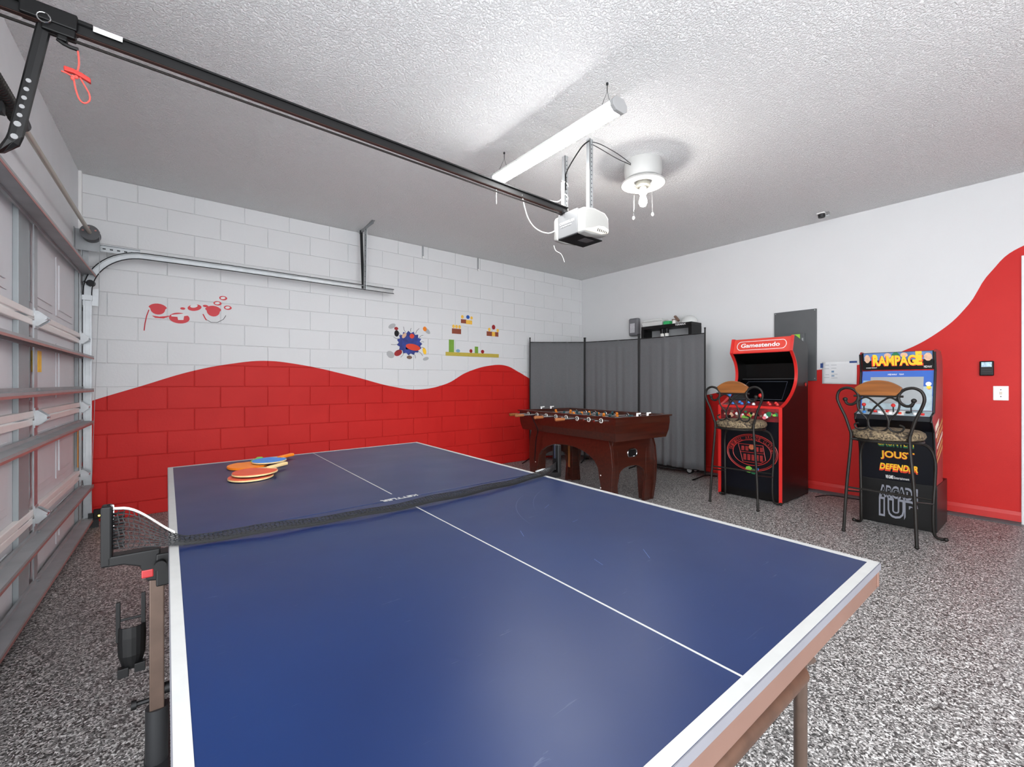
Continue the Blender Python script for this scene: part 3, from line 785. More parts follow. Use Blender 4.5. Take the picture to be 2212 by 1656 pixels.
# ================================================================== table tennis table
TC = Vector((.74,1.635,0)); TYAW = R(-.44); TW, TL = 1.442, 2.669
tt = thing('table_tennis_table', 'blue table tennis table with white lines and worn edges', 'table', TC, TYAW)
def tz(u, v): return .725 + .0122*u + .012*v
def tslab(mb, u0, u1, v0, v1, d0, d1, mi=0):
    """slab following the table plane, d0..d1 relative to the surface"""
    vs = [Vector((u,v,tz(u,v)+d)) for d in (d0,d1) for u,v in ((u0,v0),(u1,v0),(u1,v1),(u0,v1))]
    return mb.add(vs, [(0,3,2,1),(4,5,6,7),(0,1,5,4),(1,2,6,5),(2,3,7,6),(3,0,4,7)], mi)
def tb(mb, name, mat, parent=None, **k): return mb.build(name, mat, parent or tt, local=True, **k)
hw, hl = TW/2, TL/2
for sgn in (-1, 1):
    v0, v1 = sorted((sgn*.004, sgn*hl))
    a = MB(); tslab(a, -hw, hw, v0, v1, -.018, 0)
    half = tb(a, 'tabletop_half', m_blue_ttop, bevel=.0015)
    a = MB(); tslab(a, -hw, -hw+.021, v0, v1, 0, .0006); tb(a, 'side_line', m_line, half)
    a = MB(); tslab(a, hw-.021, hw, v0, v1, 0, .0006); tb(a, 'side_line', m_line, half)
    a = MB(); ve = sgn*hl; va_, vb_ = sorted((ve, ve-sgn*.021)); tslab(a, -hw+.021, hw-.021, va_, vb_, 0, .0006); tb(a, 'end_line', m_line, half)
    a = MB(); va_, vb_ = sorted((sgn*.085, sgn*(hl-.021))); tslab(a, -.0022, .0022, va_, vb_, 0, .0006); tb(a, 'centre_line', m_line, half)
    # edge band and apron
    a = MB()
    tslab(a, -hw-.002, -hw, v0, v1, -.018, -.001); tslab(a, hw, hw+.002, v0, v1, -.018, -.001); va_, vb_ = sorted((ve, ve+sgn*.002)); tslab(a, -hw-.002, hw+.002, va_, vb_, -.018, -.001)
    tb(a, 'edge_band', m_ttedge, half)
    a = MB(); ap = sgn*(hl-.004)
    va_, vb_ = sorted((ap, ap-sgn*.012)); tslab(a, -hw+.003, hw-.003, va_, vb_, -.066, -.0185)
    tslab(a, -hw+.03, -hw+.042, v0, v1-.0, -.06, -.0185); tslab(a, hw-.015, hw-.003, v0, v1, -.06, -.0185)
    tb(a, 'apron', m_apron, half, bevel=.002)
    # legs: U frame
    lv_ = sgn*(hl-.14)
    a = MB()
    zt = tz(0, lv_)-.05
    a.tube([(-.60,lv_,.02),(-.60,lv_,zt-.02),(-.58,lv_,zt)], .016, 10); tb(a, 'leg', m_ttube, smooth=True)
    a = MB(); a.tube([(.60,lv_,.02),(.60,lv_,tz(.6,lv_)-.07),(.585,lv_,tz(.6,lv_)-.05)], .016, 10); tb(a, 'leg', m_ttube, smooth=True)
    for u in (-.6,.6):
        f = MB(); f.cyl((u,lv_,0),(u,lv_,.03),.022,seg=12); tb(f, 'leg_foot', m_blackpl, smooth=True)
    a = MB(); a.tube([(-.59,lv_,.41),(.588,lv_,.415)], .026, 14); tb(a, 'cross_tube', M('rusty_tube',(88,62,48),.4,.4,var=.25,vscale=18), smooth=True)
    a = MB(); a.cyl((.60,lv_,.435),(.655,lv_+sgn*.01,.43),.010,seg=8); tb(a, 'lock_knob', m_ttube, smooth=True)
text_part('lettering', 'KETTLER', m_line, tt, (.075,.018,tz(.07,.02)+.0004), (-.15,0,-.0018), (0,-.024,0), local=True, bold=.02)
# scratches: fine raised-free arcs of rubbed paint
def arc_mark(c, r, a0, a1, w, mat):
    mbk = MB(); n = 18; vs = []
    for i in range(n+1):
        a = a0+(a1-a0)*i/n; ww = w*math.sin(PI*i/n)+.0002
        for rr in (r-ww, r+ww):
            u = c[0]+rr*math.cos(a); v = c[1]+rr*math.sin(a); vs.append((u,v,tz(u,v)+.00025))
    mbk.add(vs, [(2*i,2*i+1,2*i+3,2*i+2) for i in range(n)]); return tb(mbk, 'scuff_mark', mat)
m_scuff = M('dark_scuff', (22,38,78), .3, var=.1); m_scuff2 = M('pale_scuff', (92,112,158), .4, var=.1)
arc_mark((.62,-.63), .42, R(172), R(118), .0016, m_scuff); arc_mark((.75,-.70), .50, R(150), R(112), .0012, m_scuff)
for (u,v,l_,a) in ((.47,-.10,.09,.3),(.50,-.115,.06,.1),(.12,-.62,.05,1.1),(.15,-.9,.04,1.3),(.36,-.45,.05,.5),(.28,-.95,.06,.9),(.33,-.62,.03,.2)):
    q = MB(); d = Vector((math.cos(a),math.sin(a))); nrm = Vector((-d.y,d.x))*.0006
    P0 = Vector((u,v)); P1 = P0+d*l_
    q.add([(p.x,p.y,tz(p.x,p.y)+.00025) for p in (P0-nrm,P1-nrm,P1+nrm,P0+nrm)], [(0,1,2,3)]); tb(q, 'scuff_mark', m_scuff2)
# net supports
def net_side(sg):
    u0 = sg*(hw+.135)
    zt = tz(u0,0)
    a = MB(); a.box(u0-.012,u0+.012,-.022,.022,zt-.035,zt+.13); post = tb(a, 'net_post', m_blackpl, bevel=.005)
    a = MB(); a.box(u0-sg*.014-.001,u0-sg*.014+.001,-.004,.004,zt+.06,zt+.128); a.box(min(u0,u0-sg*.014),max(u0,u0-sg*.014),-.004,.004,zt+.126,zt+.130); tb(a, 'post_clip', m_chrome, post)
    a = MB()
    pr = [(u0, zt-.035),(u0, zt-.008),(sg*(hw+.02), zt-.008),(sg*(hw+.02), zt-.10),(sg*(hw+.05), zt-.095),(sg*(hw+.065), zt-.05),(sg*(hw+.10), zt-.036)]
    a.prism(pr, 'y', -.022, .022); tb(a, 'net_bracket', m_blackpl, post, bevel=.004)
    a = MB(); x0, x1 = sorted((sg*(hw-.005), sg*(hw+.03))); a.box(x0,x1,-.03,.03,zt-.115,zt-.022); a.box(x0,x1,-.03,.03,zt-.02,zt+.006) if False else None
    tb(a, 'clamp_block', m_blackpl, post, bevel=.004)
    a = MB(); a.cyl((sg*(hw+.02),-.03,zt-.05),(sg*(hw+.02),-.05,zt-.05),.014,seg=12); tb(a, 'clamp_knob', m_blackpl, post, smooth=True)
    a = MB(); x0, x1 = sorted((sg*(hw+.035), sg*(hw+.062))); a.box(x0,x1,-.0235,.0235,zt-.085,zt-.062); lab(tb(a, 'red_button', m_dred, post, bevel=.003), 'red release button')
    if sg > 0:
        a = MB(); a.prism([(hw-.005,zt+.002),(hw+.12,zt+.004),(hw+.12,zt+.010),(hw+.04,zt+.016),(hw-.005,zt+.010)],'y',-.010,.010); lab(tb(a, 'white_clip', m_greylt, post, bevel=.003), 'white plastic net clip')
net_side(-1); net_side(1)
# sagging net: strands swept between the posts
nu = 150
def netrow(u, f):
    """f 0 bottom .. 1 top"""
    e = (u + hw + .125)/(TW + .25)            # 0 at left post, 1 at right post
    ul = u + hw + .125; ur = hw + .125 - u
    k = min(ul, ur)
    top = .108 if ul < ur else .03
    s = max(0.0, 1 - max(0, k-.02)/.15); s = s*s*(3-2*s)
    H = .016 + (top-.016)*s + .003*math.sin(u*9)*(1-s)
    base = .004 + .006*s + .002*math.sin(u*23)
    lean = -.15*math.sin(PI*max(0,min(1,e)))**.6
    bow = .016*math.sin(f*PI)*(1-s)
    return Vector((u, lean*(.9) - bow + .028*(f-.5)*(1-s), tz(u,0) + base + H*f))
net = MB()
us = [-hw-.122 + (TW+.244)*i/nu for i in range(nu+1)]
rows = 9
for r in range(rows+1):
    net.tube([netrow(u, r/rows) for u in us], 0.0015 if r < rows else .0018, 4, caps=False)
for i in range(0, nu+1):
    net.tube([netrow(us[i] + .003*math.sin(r*2.1+i), r/rows) for r in range(rows+1)], .0015, 4, caps=False)
no = tb(net, 'net', m_net)
tp = MB(); usl = [u for u in us if u < -hw+.02]
vs = []
for u in usl:
    p = netrow(u,1.0); vs += [p+Vector((0,.012,.0045)), p+Vector((0,-.012,.0028))]
tp.add(vs, [(2*i,2*i+1,2*i+3,2*i+2) for i in range(len(usl)-1)]); tb(tp, 'top_tape', m_tape, no)
sl = MB()
for k in range(11):
    z = tz(-hw-.12,0)+.012+.0092*k
    sl.tube([(-hw-.123,-.004,z),(-hw-.098,-.006,z+.002)], .0036, 5)
tb(sl, 'net_sleeve', m_blackpl, no)
# centre undercarriage on both sides
for sg in (-1, 1):
    u = sg*(hw+.028); zt = tz(u,0)
    a = MB(); a.box(u-.017,u+.017,-.018,.018,.20,zt-.09); tb(a, 'support_post', m_ttube, bevel=.003)
    a = MB(); a.cyl((u,0,.06),(u,0,.245),.027,seg=16); tb(a, 'support_sleeve', m_dark, smooth=True)
    a = MB(); a.box(u-.03,u+.03,-.30,.30,.05,.09); tb(a, 'base_bar', m_dark, bevel=.004)
    a = MB(); a.cyl((u-sg*.015,0,.29),(u-sg*.18,0,.29),.016,seg=10); tb(a, 'stretcher', m_blackpl, smooth=True)
    for v in (-.27,.27):
        w_ = MB(); w_.cyl((u-.016,v,.05),(u+.016,v,.05),.05,seg=24); tb(w_, 'wheel', m_blackpl, smooth=True)
    k_ = MB(); k_.cyl((u+sg*.015,0,.27),(u+sg*.045,0,.27),.007,seg=8); k_.cyl((u+sg*.045,0,.27),(u+sg*.057,0,.27),.013,seg=10); tb(k_, 'lock_knob', m_blackpl, smooth=True)
    # ball holder: an open scoop
    sc = MB(); px = u+sg*.055
    outer = []
    for j in range(9):
        a_ = R(200)+R(140)*j/8
        outer.append((.034*math.cos(a_), .034*math.sin(a_)))
    n9 = len(outer); vs = []
    lv = ((.38,.65),(.42,.95),(.47,1.0),(.50,.98))
    for z, s in lv:
        for ox, oy in outer: vs.append((px+ox*s, .01+oy*s, z))
        for ox, oy in outer[::-1]: vs.append((px+ox*s*.86, .01+oy*s*.86, z))
    m_ = 2*n9; fs = []
    for r in range(len(lv)-1):
        for i in range(m_): fs.append((r*m_+i, r*m_+(i+1) % m_, (r+1)*m_+(i+1) % m_, (r+1)*m_+i))
    fs += [tuple(range(m_)), tuple(range((len(lv)-1)*m_, len(lv)*m_))]
    sc.add(vs, fs)
    sc.box(px-.034,px-.024,-.006,.004,.46,.57); sc.box(px+.020,px+.030,-.006,.004,.46,.585); sc.box(px-.03,px+.03,-.004,.002,.515,.522)
    sc.box(px-.03,px-.006,-.02,.0,.365,.39); sc.box(px+.006,px+.03,-.02,.0,.37,.395)
    tb(sc, 'ball_holder', m_blackpl, bevel=.002)

# ------------------------------------------------------------------ bats on the table
def bat(label, blade_c, ang, face, handle, edge, base_dz, rubber2=None, lscale=1.0, tilt=0.0):
    o = thing('table_tennis_bat', label, 'bat', (0,0,0), 0, 'bats on the table tennis table')
    cu, cv = blade_c
    cy, sy = math.cos(TYAW), math.sin(TYAW)
    o.location = (TC.x+cu*cy-cv*sy, TC.y+cu*sy+cv*cy, tz(cu,cv)+base_dz)
    o.rotation_euler = (R(-.7)*0+tilt, R(-.7), TYAW+ang)
    ROOT[o.name] = Vector((0,0,0))
    pts = []
    for k in range(28):
        a = R(38)+R(284)*k/27
        pts.append((.079*math.cos(a)*1.02*lscale, .075*math.sin(a)*lscale))
    pts += [(.088*lscale,-.016),(.088*lscale,.016)]
    b = MB(); b.prism(pts, 'z', .0022, .0088); b.build('blade', edge, o, local=True)
    fp = [(x*.985,y*.985) for x, y in pts if x < .07]
    b = MB(); b.prism(fp, 'z', .0088, .0112); b.build('rubber', face, o, local=True)
    b = MB(); b.prism(fp, 'z', 0, .0022); b.build('rubber', rubber2 or m_blackpl, o, local=True)
    hp = [(.07,-.013),(.10,-.014),(.13,-.0125),(.16,-.0145),(.172,-.016),(.176,0),(.172,.016),(.16,.0145),(.13,.0125),(.10,.014),(.07,.013)]
    b = MB(); b.prism([(x*lscale,y) for x, y in hp], 'z', -.004+.004, .0155); b.build('handle', handle, o, local=True, bevel=.004, seg=3)
    return o
bat('orange bat with lime green handle, farthest from the net', (-.385,1.09), R(66), m_orange, m_green, m_orange, .001, m_orange, 1.25)
bat('blue patterned bat with orange handle pointing right', (-.28,1.10), R(42), m_bluep, m_orange, m_ply, .0136, m_blackpl, 1.1)
bat('red bat with pink handle lying under the worn red one', (-.41,.775), R(58), m_redrub, m_pink, m_ply, .001, None, 1.25)
bat('worn red bat with pale wooden handle on top', (-.39,.795), R(42), m_redrub, m_ply, m_ply, .0172, None, 1.25)

# ================================================================== foosball table
FA = R(-4.0); FC = Vector((3.66,3.24,0)); FL, FW = 1.50, .80
fb = thing('foosball_table', 'dark mahogany foosball table with curved legs before the screen', 'game table', FC, FA)
# local: x across (towards drywall), y along (towards block wall)
def fbld(mb, name, mat, parent=None, **k): return mb.build(name, mat, parent or fb, local=True, **k)
ZT, ZBB = .87, .645
hx, hy = FW/2, FL/2
def ring_body(z_levels):
    mbk = MB(); vs = []
    for z, inx, iny in z_levels:
        vs += [(-hx+inx,-hy+iny,z),(hx-inx,-hy+iny,z),(hx-inx,hy-iny,z),(-hx+inx,hy-iny,z)]
    fs = []
    for r in range(len(z_levels)-1):
        for i in range(4): fs.append((r*4+i, r*4+(i+1) % 4, (r+1)*4+(i+1) % 4, (r+1)*4+i))
    mbk.add(vs, fs); return mbk
# outer skin bows slightly, then the inner walls down to the pitch
body = ring_body([(ZBB,.055,.055),(ZBB,.03,.03),(.72,.012,.012),(.80,.004,.004),(ZT-.012,.006,.006),(ZT-.012,-.012,-.012),(ZT,-.012,-.012),(ZT,.045,.045),(ZT-.014,.045,.045),(.765,.05,.05)])
fbld(body, 'cabinet_body', m_wooddark)
pf = MB(); pf.box(-hx+.04,hx-.04,-hy+.04,hy-.04,.755,.768); fbld(pf, 'playing_field', M('pitch_green',(38,62,50),.5,var=.1))
bt = MB(); bt.box(-hx+.05,hx-.05,-hy+.05,hy-.05,ZBB-.002,ZBB+.006); fbld(bt, 'bottom_board', m_wooddark)
# long boards with arch, end boards with arch
def arch_poly(half, top, foot_w, arch_top, splay):
    out = [(-half+.02,top),(-half-splay*.4,top-.10),(-half-splay,top-.25),(-half-splay*.6,.20),(-half+.02,0),(-half+foot_w,0),(-half+foot_w-.02,.20)]
    n = 12
    for k in range(n+1):
        a = PI - PI*k/n
        out.append(((half-foot_w+.0)*math.cos(a), .27 + (arch_top-.27)*math.sin(a)**.75 if 0 < k < n else .27))
    out += [(half-foot_w+.02,.20),(half-foot_w,0),(half-.02,0),(half+splay*.6,.20),(half+splay,top-.25),(half+splay*.4,top-.10),(half-.02,top)]
    return out
lp = arch_poly(.62, ZBB, .145, .535, .025)
for sx in (-1, 1):
    a = MB(); x0, x1 = sorted((sx*(hx-.07), sx*(hx-.105))); a.prism([(y,z) for y,z in lp], 'x', x0, x1); sb = fbld(a, 'side_board', m_wooddark, bevel=.004)
    for (y,z) in ((-.50,.30),(-.50,.18),(.52,.28)):
        s_ = MB(); s_.cyl((sx*(hx-.069),y,z),(sx*(hx-.066),y,z),.006,seg=8); fbld(s_, 'screw_cap', m_wprint, sb)
ep = arch_poly(.285, ZBB, .10, .375, .02)
for sy in (-1, 1):
    a = MB(); y0, y1 = sorted((sy*.60, sy*.565)); a.prism([(x,z) for x,z in ep], 'y', y0, y1); eb = fbld(a, 'end_board', m_wooddark, bevel=.004)
    # oval ball return
    ov = []
    for k in range(24):
        t = 2*PI*k/24; ov.append((.036*math.cos(t) + (.030 if math.cos(t) > 0 else -.030), sy*.604, .50+.038*math.sin(t)))
    r_ = MB(); r_.tube(ov, .006, 6, closed=True); fbld(r_, 'ball_return_ring', m_chrome, eb, smooth=True)
    r_ = MB(); n = len(ov); r_.add([(x, sy*.6012, z) for x,_,z in ov], [tuple(range(n))]); fbld(r_, 'ball_return_hole', m_blackpl, eb)
# corner leg faces
for sx in (-1, 1):
    for sy in (-1, 1):
        a = MB(); prof = [(0,ZBB),(.035,ZBB-.10),(.048,ZBB-.25),(.035,.2),(.0,.0),(.06,0),(.095,.2),(.105,.4),(.095,ZBB)]
        # block behind the two boards
        cx, cyy = sx*(hx-.135), sy*.545
        vs = []
        for z, g in ((0,.045),(.2,.055),(.40,.062),(ZBB,.05)):
            vs += [(cx-g,cyy-g,z),(cx+g,cyy-g,z),(cx+g,cyy+g,z),(cx-g,cyy+g,z)]
        fs = [(3,2,1,0),(12,13,14,15)] + [(r*4+i, r*4+(i+1) % 4, (r+1)*4+(i+1) % 4, (r+1)*4+i) for r in range(3) for i in range(4)]
        a.add(vs, fs); lg = fbld(a, 'leg', m_wooddark, bevel=.004)
        if sx > 0 and sy > 0:
            w_ = MB(); w_.box(cx-.065,cx-.062,cyy-.02,cyy+.015,.16,.42); lab(fbld(w_, 'worn_patch', m_woodworn, lg), 'bare worn wood patch')
cb_ = MB(); cb_.tube(ease([(-hx-.012,.52,ZT-.01),(-hx-.012,.45,.76),(-hx-.008,.38,.66),(-hx+.03,.46,.55),(-hx+.04,.50,.30)]), .006, 6); lab(fbld(cb_, 'cable', m_blackpl, smooth=True), 'black cable hanging down the side')
# rods
player = MB(); player.box(-.012,.012,-.007,.007,-.055,-.030); player.box(-.014,.014,-.010,.010,-.030,.012); player.ball((0,0,.026), .015, 8, 6)
pmesh = {}
def player_mesh(mat):
    if mat.name in pmesh: return pmesh[mat.name]
    t = player.build('player', mat, None, local=True); me = t.data; bpy.data.objects.remove(t); pmesh[mat.name] = me
    return me
m_pdark = M('dark_teal_player', (24,66,72), .45); m_porange = M('orange_player', (226,130,36), .45)
RZ = .832
counts = [1,2,3,5,5,3,2,1]; near = [1,1,0,1,0,1,0,0]
near = [True, True, False, True, False, True, False, False]
rod_ys = [-.57 + 1.14*k/7 for k in range(8)]
for k, y in enumerate(rod_ys[::-1]):
    hn = near[k]
    shift = [.02,-.05,.06,-.03,.04,-.02,.05,0][k]
    x0 = -hx - (.16 if hn else .09) + shift*.5; x1 = hx + (.09 if hn else .20) + shift*.5
    a = MB(); a.cyl((x0,y,RZ),(x1,y,RZ),.008,seg=10); rod = fbld(a, 'rod', m_chrome, smooth=True)
    xh = x0 if hn else x1; d = -1 if hn else 1
    a = MB(); a.cyl((xh+d*.0,y,RZ),(xh+d*.105,y,RZ),.014,.017,seg=10); a.cyl((xh+d*.105,y,RZ),(xh+d*.112,y,RZ),.017,.008,seg=10); hd_ = None if k == 7 else fbld(a, 'handle', M('handle_wood',(150,92,52),.5,var=.1) if k else m_woodrail, rod, smooth=True)
    for sx in (-1, 1):
        a = MB(); xx = sx*(hx-.0)
        for xr in (xx, sx*(hx-.055)):
            a.tube([(xr, y+.020*math.cos(t), RZ+.020*math.sin(t)) for t in [2*PI*j/16 for j in range(16)]], .0055, 6, closed=True)
        fbld(a, 'bearing', M('bearing_white',(214,212,206),.35,.2) if sx < 0 else m_chrome, rod, smooth=True)
    n = counts[k]; mt = m_porange if hn else m_pdark
    for j in range(n):
        px = (j-(n-1)/2)*(.60/max(n,2)) + shift
        o = bpy.data.objects.new('player', player_mesh(mt)); COL.objects.link(o); o.parent = rod; ROOT[o.name] = Vector((0,0,0))
        o.location = (px, y, RZ); o.rotation_euler = (R(random.choice((0,12,-15,70))), 0, 0)
for sy in (-1, 1):
    a = MB(); a.tube([(-.09,sy*(hy-.02),ZT+.012),(.09,sy*(hy-.02),ZT+.012)], .003, 6); rl_ = fbld(a, 'score_rail', m_chrome)
    for x in (-.08,.07):
        b = MB(); b.cyl((x,sy*(hy-.02),ZT-.002),(x,sy*(hy-.02),ZT+.03),.011,seg=10); b.cyl((x+.002,sy*(hy-.02),ZT+.022),(x+.045,sy*(hy-.02),ZT+.025),.007,seg=8); fbld(b, 'score_bead', m_wprint, rl_, smooth=True)

# ================================================================== folding screen
SC = [(4.37,5.05),(5.03,4.53),(5.255,3.72),(5.29,2.77)]
scn = thing('folding_screen', 'three-panel grey fabric room divider on black poles', 'room divider', (5.0,4.0,0))
ZS = 1.865
m_cloth = m_fabric_grey
def panel(p, q, k):
    p = Vector((*p,0)); q = Vector((*q,0)); d = (q-p); L_ = d.length; d.normalize(); nrm = Vector((-d.y,d.x,0))
    nx, nz = 64, 14; vs = []
    for j in range(nz+1):
        z = .09 + (ZS-.053-.09)*j/nz
        for i in range(nx+1):
            f = i/nx
            t = j/nz
            amp = (.010*math.sin(f*PI)**.5 if 0 < f < 1 else 0)*(1-.75*t)
            w = amp*(math.sin(f*34+k*1.7+ .8*math.sin(f*9+k)) + .6*math.sin(f*61+k*2.2+t*.6))
            vs.append(p + d*(.014+(L_-.028)*f) + nrm*w + Vector((0,0,z - .004*math.sin(f*PI)*t)))
    mbk = MB(); mbk.add(vs, [(j*(nx+1)+i, j*(nx+1)+i+1, (j+1)*(nx+1)+i+1, (j+1)*(nx+1)+i) for j in range(nz) for i in range(nx)])
    o = mbk.build('fabric_panel', m_cloth, scn, smooth=True)
    sd = o.modifiers.new('thickness','SOLIDIFY'); sd.thickness = .002
    b = MB(); b.tube([p+Vector((0,0,ZS-.06)), q+Vector((0,0,ZS-.06))], .006, 8); b.build('top_rod', m_black, scn, smooth=True)
    b = MB(); b.tube([p+Vector((0,0,.088)), q+Vector((0,0,.088))], .006, 8); b.build('bottom_rod', m_black, scn, smooth=True)
    for e_, s in ((p,1),(q,-1)):
        b = MB(); c = e_ + d*s*.008; b.cyl(c+Vector((0,0,.03)), c+Vector((0,0,ZS)), .0095, seg=10); b.cyl(c+Vector((0,0,ZS-.004)), c+Vector((0,0,ZS+.012)), .012, seg=10)
        b.build('pole', m_black, scn, smooth=True)
for k in range(3): panel(SC[k], SC[k+1], k)
for k, ((x, y), dd) in enumerate(zip(SC, ((-.55,-.25),(-.6,-.3),(-.9,.1),(-.9,.15)))):
    d = Vector((*dd,0)).normalized(); c = Vector((x,y,0))
    b = MB(); lo = .24 if k in (0,3) else .2; hi_ = (.07,.22,.09,.22)[k]
    b.tube(ease([c+d*lo+Vector((0,0,.008)), c+d*lo*.6+Vector((0,0,.02)), c+Vector((0,0,.04)), c-d*hi_*.6+Vector((0,0,.02)), c-d*hi_+Vector((0,0,.008))]), .008, 8)
    b.build('foot', m_black, scn, smooth=True)

# ------------------------------------------------------------------ rolling rack behind the screen and what stands on it
rk = thing('rolling_storage_rack', 'tall black rolling storage rack behind the grey screen', 'rack', (5.49,3.38,0))
RX0, RX1, RY0, RY1, RZT = 5.37, 5.62, 3.0, 3.765, 1.985
a = MB(); a.box(RX0,RX1,RY0,RY1,RZT-.045,RZT); rtop = a.build('top_tray', m_blackpl, rk, bevel=.004)
for y0, y1 in ((RY0,RY0+.045),(RY1-.045,RY1)):
    a = MB(); a.box(RX0,RX0+.04,y0,y1,.10,RZT-.045); a.build('upright', m_blackpl, rk)
a = MB(); a.box(RX0+.04,RX1,RY0,RY0+.02,.10,RZT-.045); a.build('side_panel', m_blackpl, rk)
a = MB(); a.box(RX0+.04,RX1,RY1-.02,RY1,.10,RZT-.045); a.build('side_panel', m_blackpl, rk)
a = MB(); a.box(RX1-.012,RX1,RY0+.02,RY1-.02,.10,RZT-.045); a.build('back_panel', m_greylt, rk)
for z in (.10,.72,1.30,1.755):
    a = MB(); a.box(RX0+.005,RX1-.012,RY0+.02,RY1-.02,z,z+.025); a.build('shelf', m_blackpl, rk)
for y in (RY0+.05,RY1-.05):
    for x in (RX0+.05,RX1-.05):
        a = MB(); a.cyl((x-.015,y,.05),(x+.015,y,.05),.05,seg=20); wh = a.build('wheel', m_blackpl, rk, smooth=True)
        a = MB(); a.cyl((x-.017,y,.05),(x-.0145,y,.05),.035,seg=20); a.build('wheel_hub', m_greylt, wh)
text_part('lettering', 'TERMAX', m_wprint, rk, (RX0-.0006,3.235,RZT-.034), (0,-.155,0), (0,0,.024), bold=.01)
def bottle(y, lab_):
    o = thing('storage_bottle', lab_, 'bottle', (5.44,y,1.78), 0, 'bottles in the rolling rack')
    b = MB(); b.lathe([(.001,1.78),(.026,1.78),(.026,1.865),(.020,1.873),(.001,1.873)], (5.44,y,0), 16); b.build('body', m_wplast, o, smooth=True)
    b = MB(); b.lathe([(.001,1.873),(.028,1.873),(.028,1.935),(.001,1.936)], (5.44,y,0), 16); b.build('cap', m_blackpl, o, smooth=True)
bottle(3.47, 'white bottle with black cap, left one in the rack'); bottle(3.40, 'white bottle with black cap, right one in the rack')
bn = thing('storage_bin', 'clear whitish plastic bin with lid on top of the rack', 'bin', (5.49,3.62,RZT))
a = MB()
a.add([(5.40,3.46,RZT+.001),(5.58,3.46,RZT+.001),(5.58,3.755,RZT+.001),(5.40,3.755,RZT+.001),(5.385,3.44,RZT+.062),(5.60,3.44,RZT+.062),(5.60,3.775,RZT+.062),(5.385,3.775,RZT+.062)], [(0,3,2,1),(4,5,6,7),(0,1,5,4),(1,2,6,5),(2,3,7,6),(3,0,4,7)])
a.build('tub', m_bin, bn, bevel=.008)
a = MB(); a.box(5.38,5.605,3.435,3.78,RZT+.062,RZT+.074); a.box(5.40,5.585,3.46,3.755,RZT+.074,RZT+.098); a.build('lid', m_bin, bn, bevel=.006)
a = MB(); a.box(5.40,5.50,3.335,3.43,RZT,RZT+.048); tag(a.build('carton', m_greenbox, origin=(5.45,3.38,RZT), bevel=.003), 'small green box on the rack beside the clear bin', 'box')
dm = thing('dome_cover', 'frosted white dome cover on the right end of the rack', 'cover', (5.49,3.10,RZT))
a = MB(); a.lathe([(.105*math.cos(t), RZT+.004+.095*math.sin(t)) for t in [PI/2*k/8 for k in range(8)]]+[(.001,RZT+.099)], (5.49,3.10,0), 24); a.build('dome', m_bin, dm, smooth=True)
a = MB(); a.lathe([(.001,RZT),(.108,RZT),(.108,RZT+.008),(.10,RZT+.008)], (5.49,3.10,0), 24); a.build('rim', m_bin, dm, smooth=True)
ws = thing('spray_bottle', 'small white bottle with brown trigger beside the green box', 'bottle', (5.44,3.28,RZT))
a = MB(); a.lathe([(.001,RZT),(.024,RZT),(.024,RZT+.04),(.012,RZT+.055),(.001,RZT+.055)], (5.44,3.29,0), 14); a.build('body', m_wplast, ws, smooth=True)
a = MB(); M3 = Matrix.Translation((5.44,3.25,RZT+.072)) @ Matrix.Rotation(R(-38),4,'X'); a.box(-.02,.02,-.014,.014,-.045,.045,M=M3); a.box(-.01,.01,-.02,.06,-.02,-.008,M=Matrix.Translation((5.44,3.26,RZT+.075))); a.build('trigger', m_brown, ws, bevel=.003)
wd = thing('wall_box', 'grey rounded box with white label on wall left of rack', 'electrical box', (XR-.05,4.06,1.9))
a = MB(); a.box(XR-.085,XR-.001,3.965,4.13,1.90,2.165); a.build('housing', m_greydev, wd, bevel=.025, seg=4)
a = MB(); a.box(XR-.0875,XR-.085,4.015,4.10,1.945,2.085); a.build('label_plate', M('mottled_label',(190,190,194),.5,var=.2,vscale=90), wd)

# ================================================================== arcade cabinet, red trim
def cabinet_side(prof, y0, y1, mat, edge_mat, parent, edge_pts=None, ew=.012):
    a = MB(); a.prism(prof, 'y', y0, y1); s = a.build('side_panel', mat, parent, bevel=.002)
    if edge_mat:
        b = MB(); ym = (y0+y1)/2; w = (y1-y0)/2+.004
        pts = edge_pts; n = len(pts); vs = []
        for i, (x, z) in enumerate(pts):
            p0 = Vector(pts[max(i-1,0)]); p1 = Vector(pts[min(i+1,n-1)]); t = (p1-p0).normalized(); nn = Vector((-t.y,t.x))
            for dn, yy in ((-.004,-w),(-.004,w),(ew*.6,w),(ew*.6,-w)):
                vs.append((x+nn.x*-dn*1.0, ym+yy, z+nn.y*-dn*1.0))
        fs = [(i*4+k, i*4+(k+1) % 4, (i+1)*4+(k+1) % 4, (i+1)*4+k) for i in range(n-1) for k in range(4)] + [(0,1,2,3),tuple((n-1)*4+k for k in (3,2,1,0))]
        b.add(vs, fs); b.build('t_molding', edge_mat, s)
    return s
ac = thing('arcade_cabinet', 'black arcade cabinet with red trim and red marquee', 'arcade machine', (5.0,2.0,0))
AY0, AY1 = 1.70, 2.315
front = [(4.70,.01),(4.70,.945),(4.835,.993),(4.985,1.083),(5.08,1.192),(5.10,1.303),(5.062,1.411),(4.965,1.515),(5.012,1.672)]
fs_ = [(p.x,p.z) for p in ease([(x,0,z) for x,z in front[1:8]], 5)]
fr = [front[0]] + fs_ + [front[8]]
prof = fr + [(5.06,1.672),(5.40,1.595),(5.414,.01)]
for y0, y1 in ((AY0,AY0+.02),(AY1-.02,AY1)): cabinet_side(prof, y0, y1, m_cabblk, m_red, ac, fr)
yi0, yi1 = AY0+.021, AY1-.021
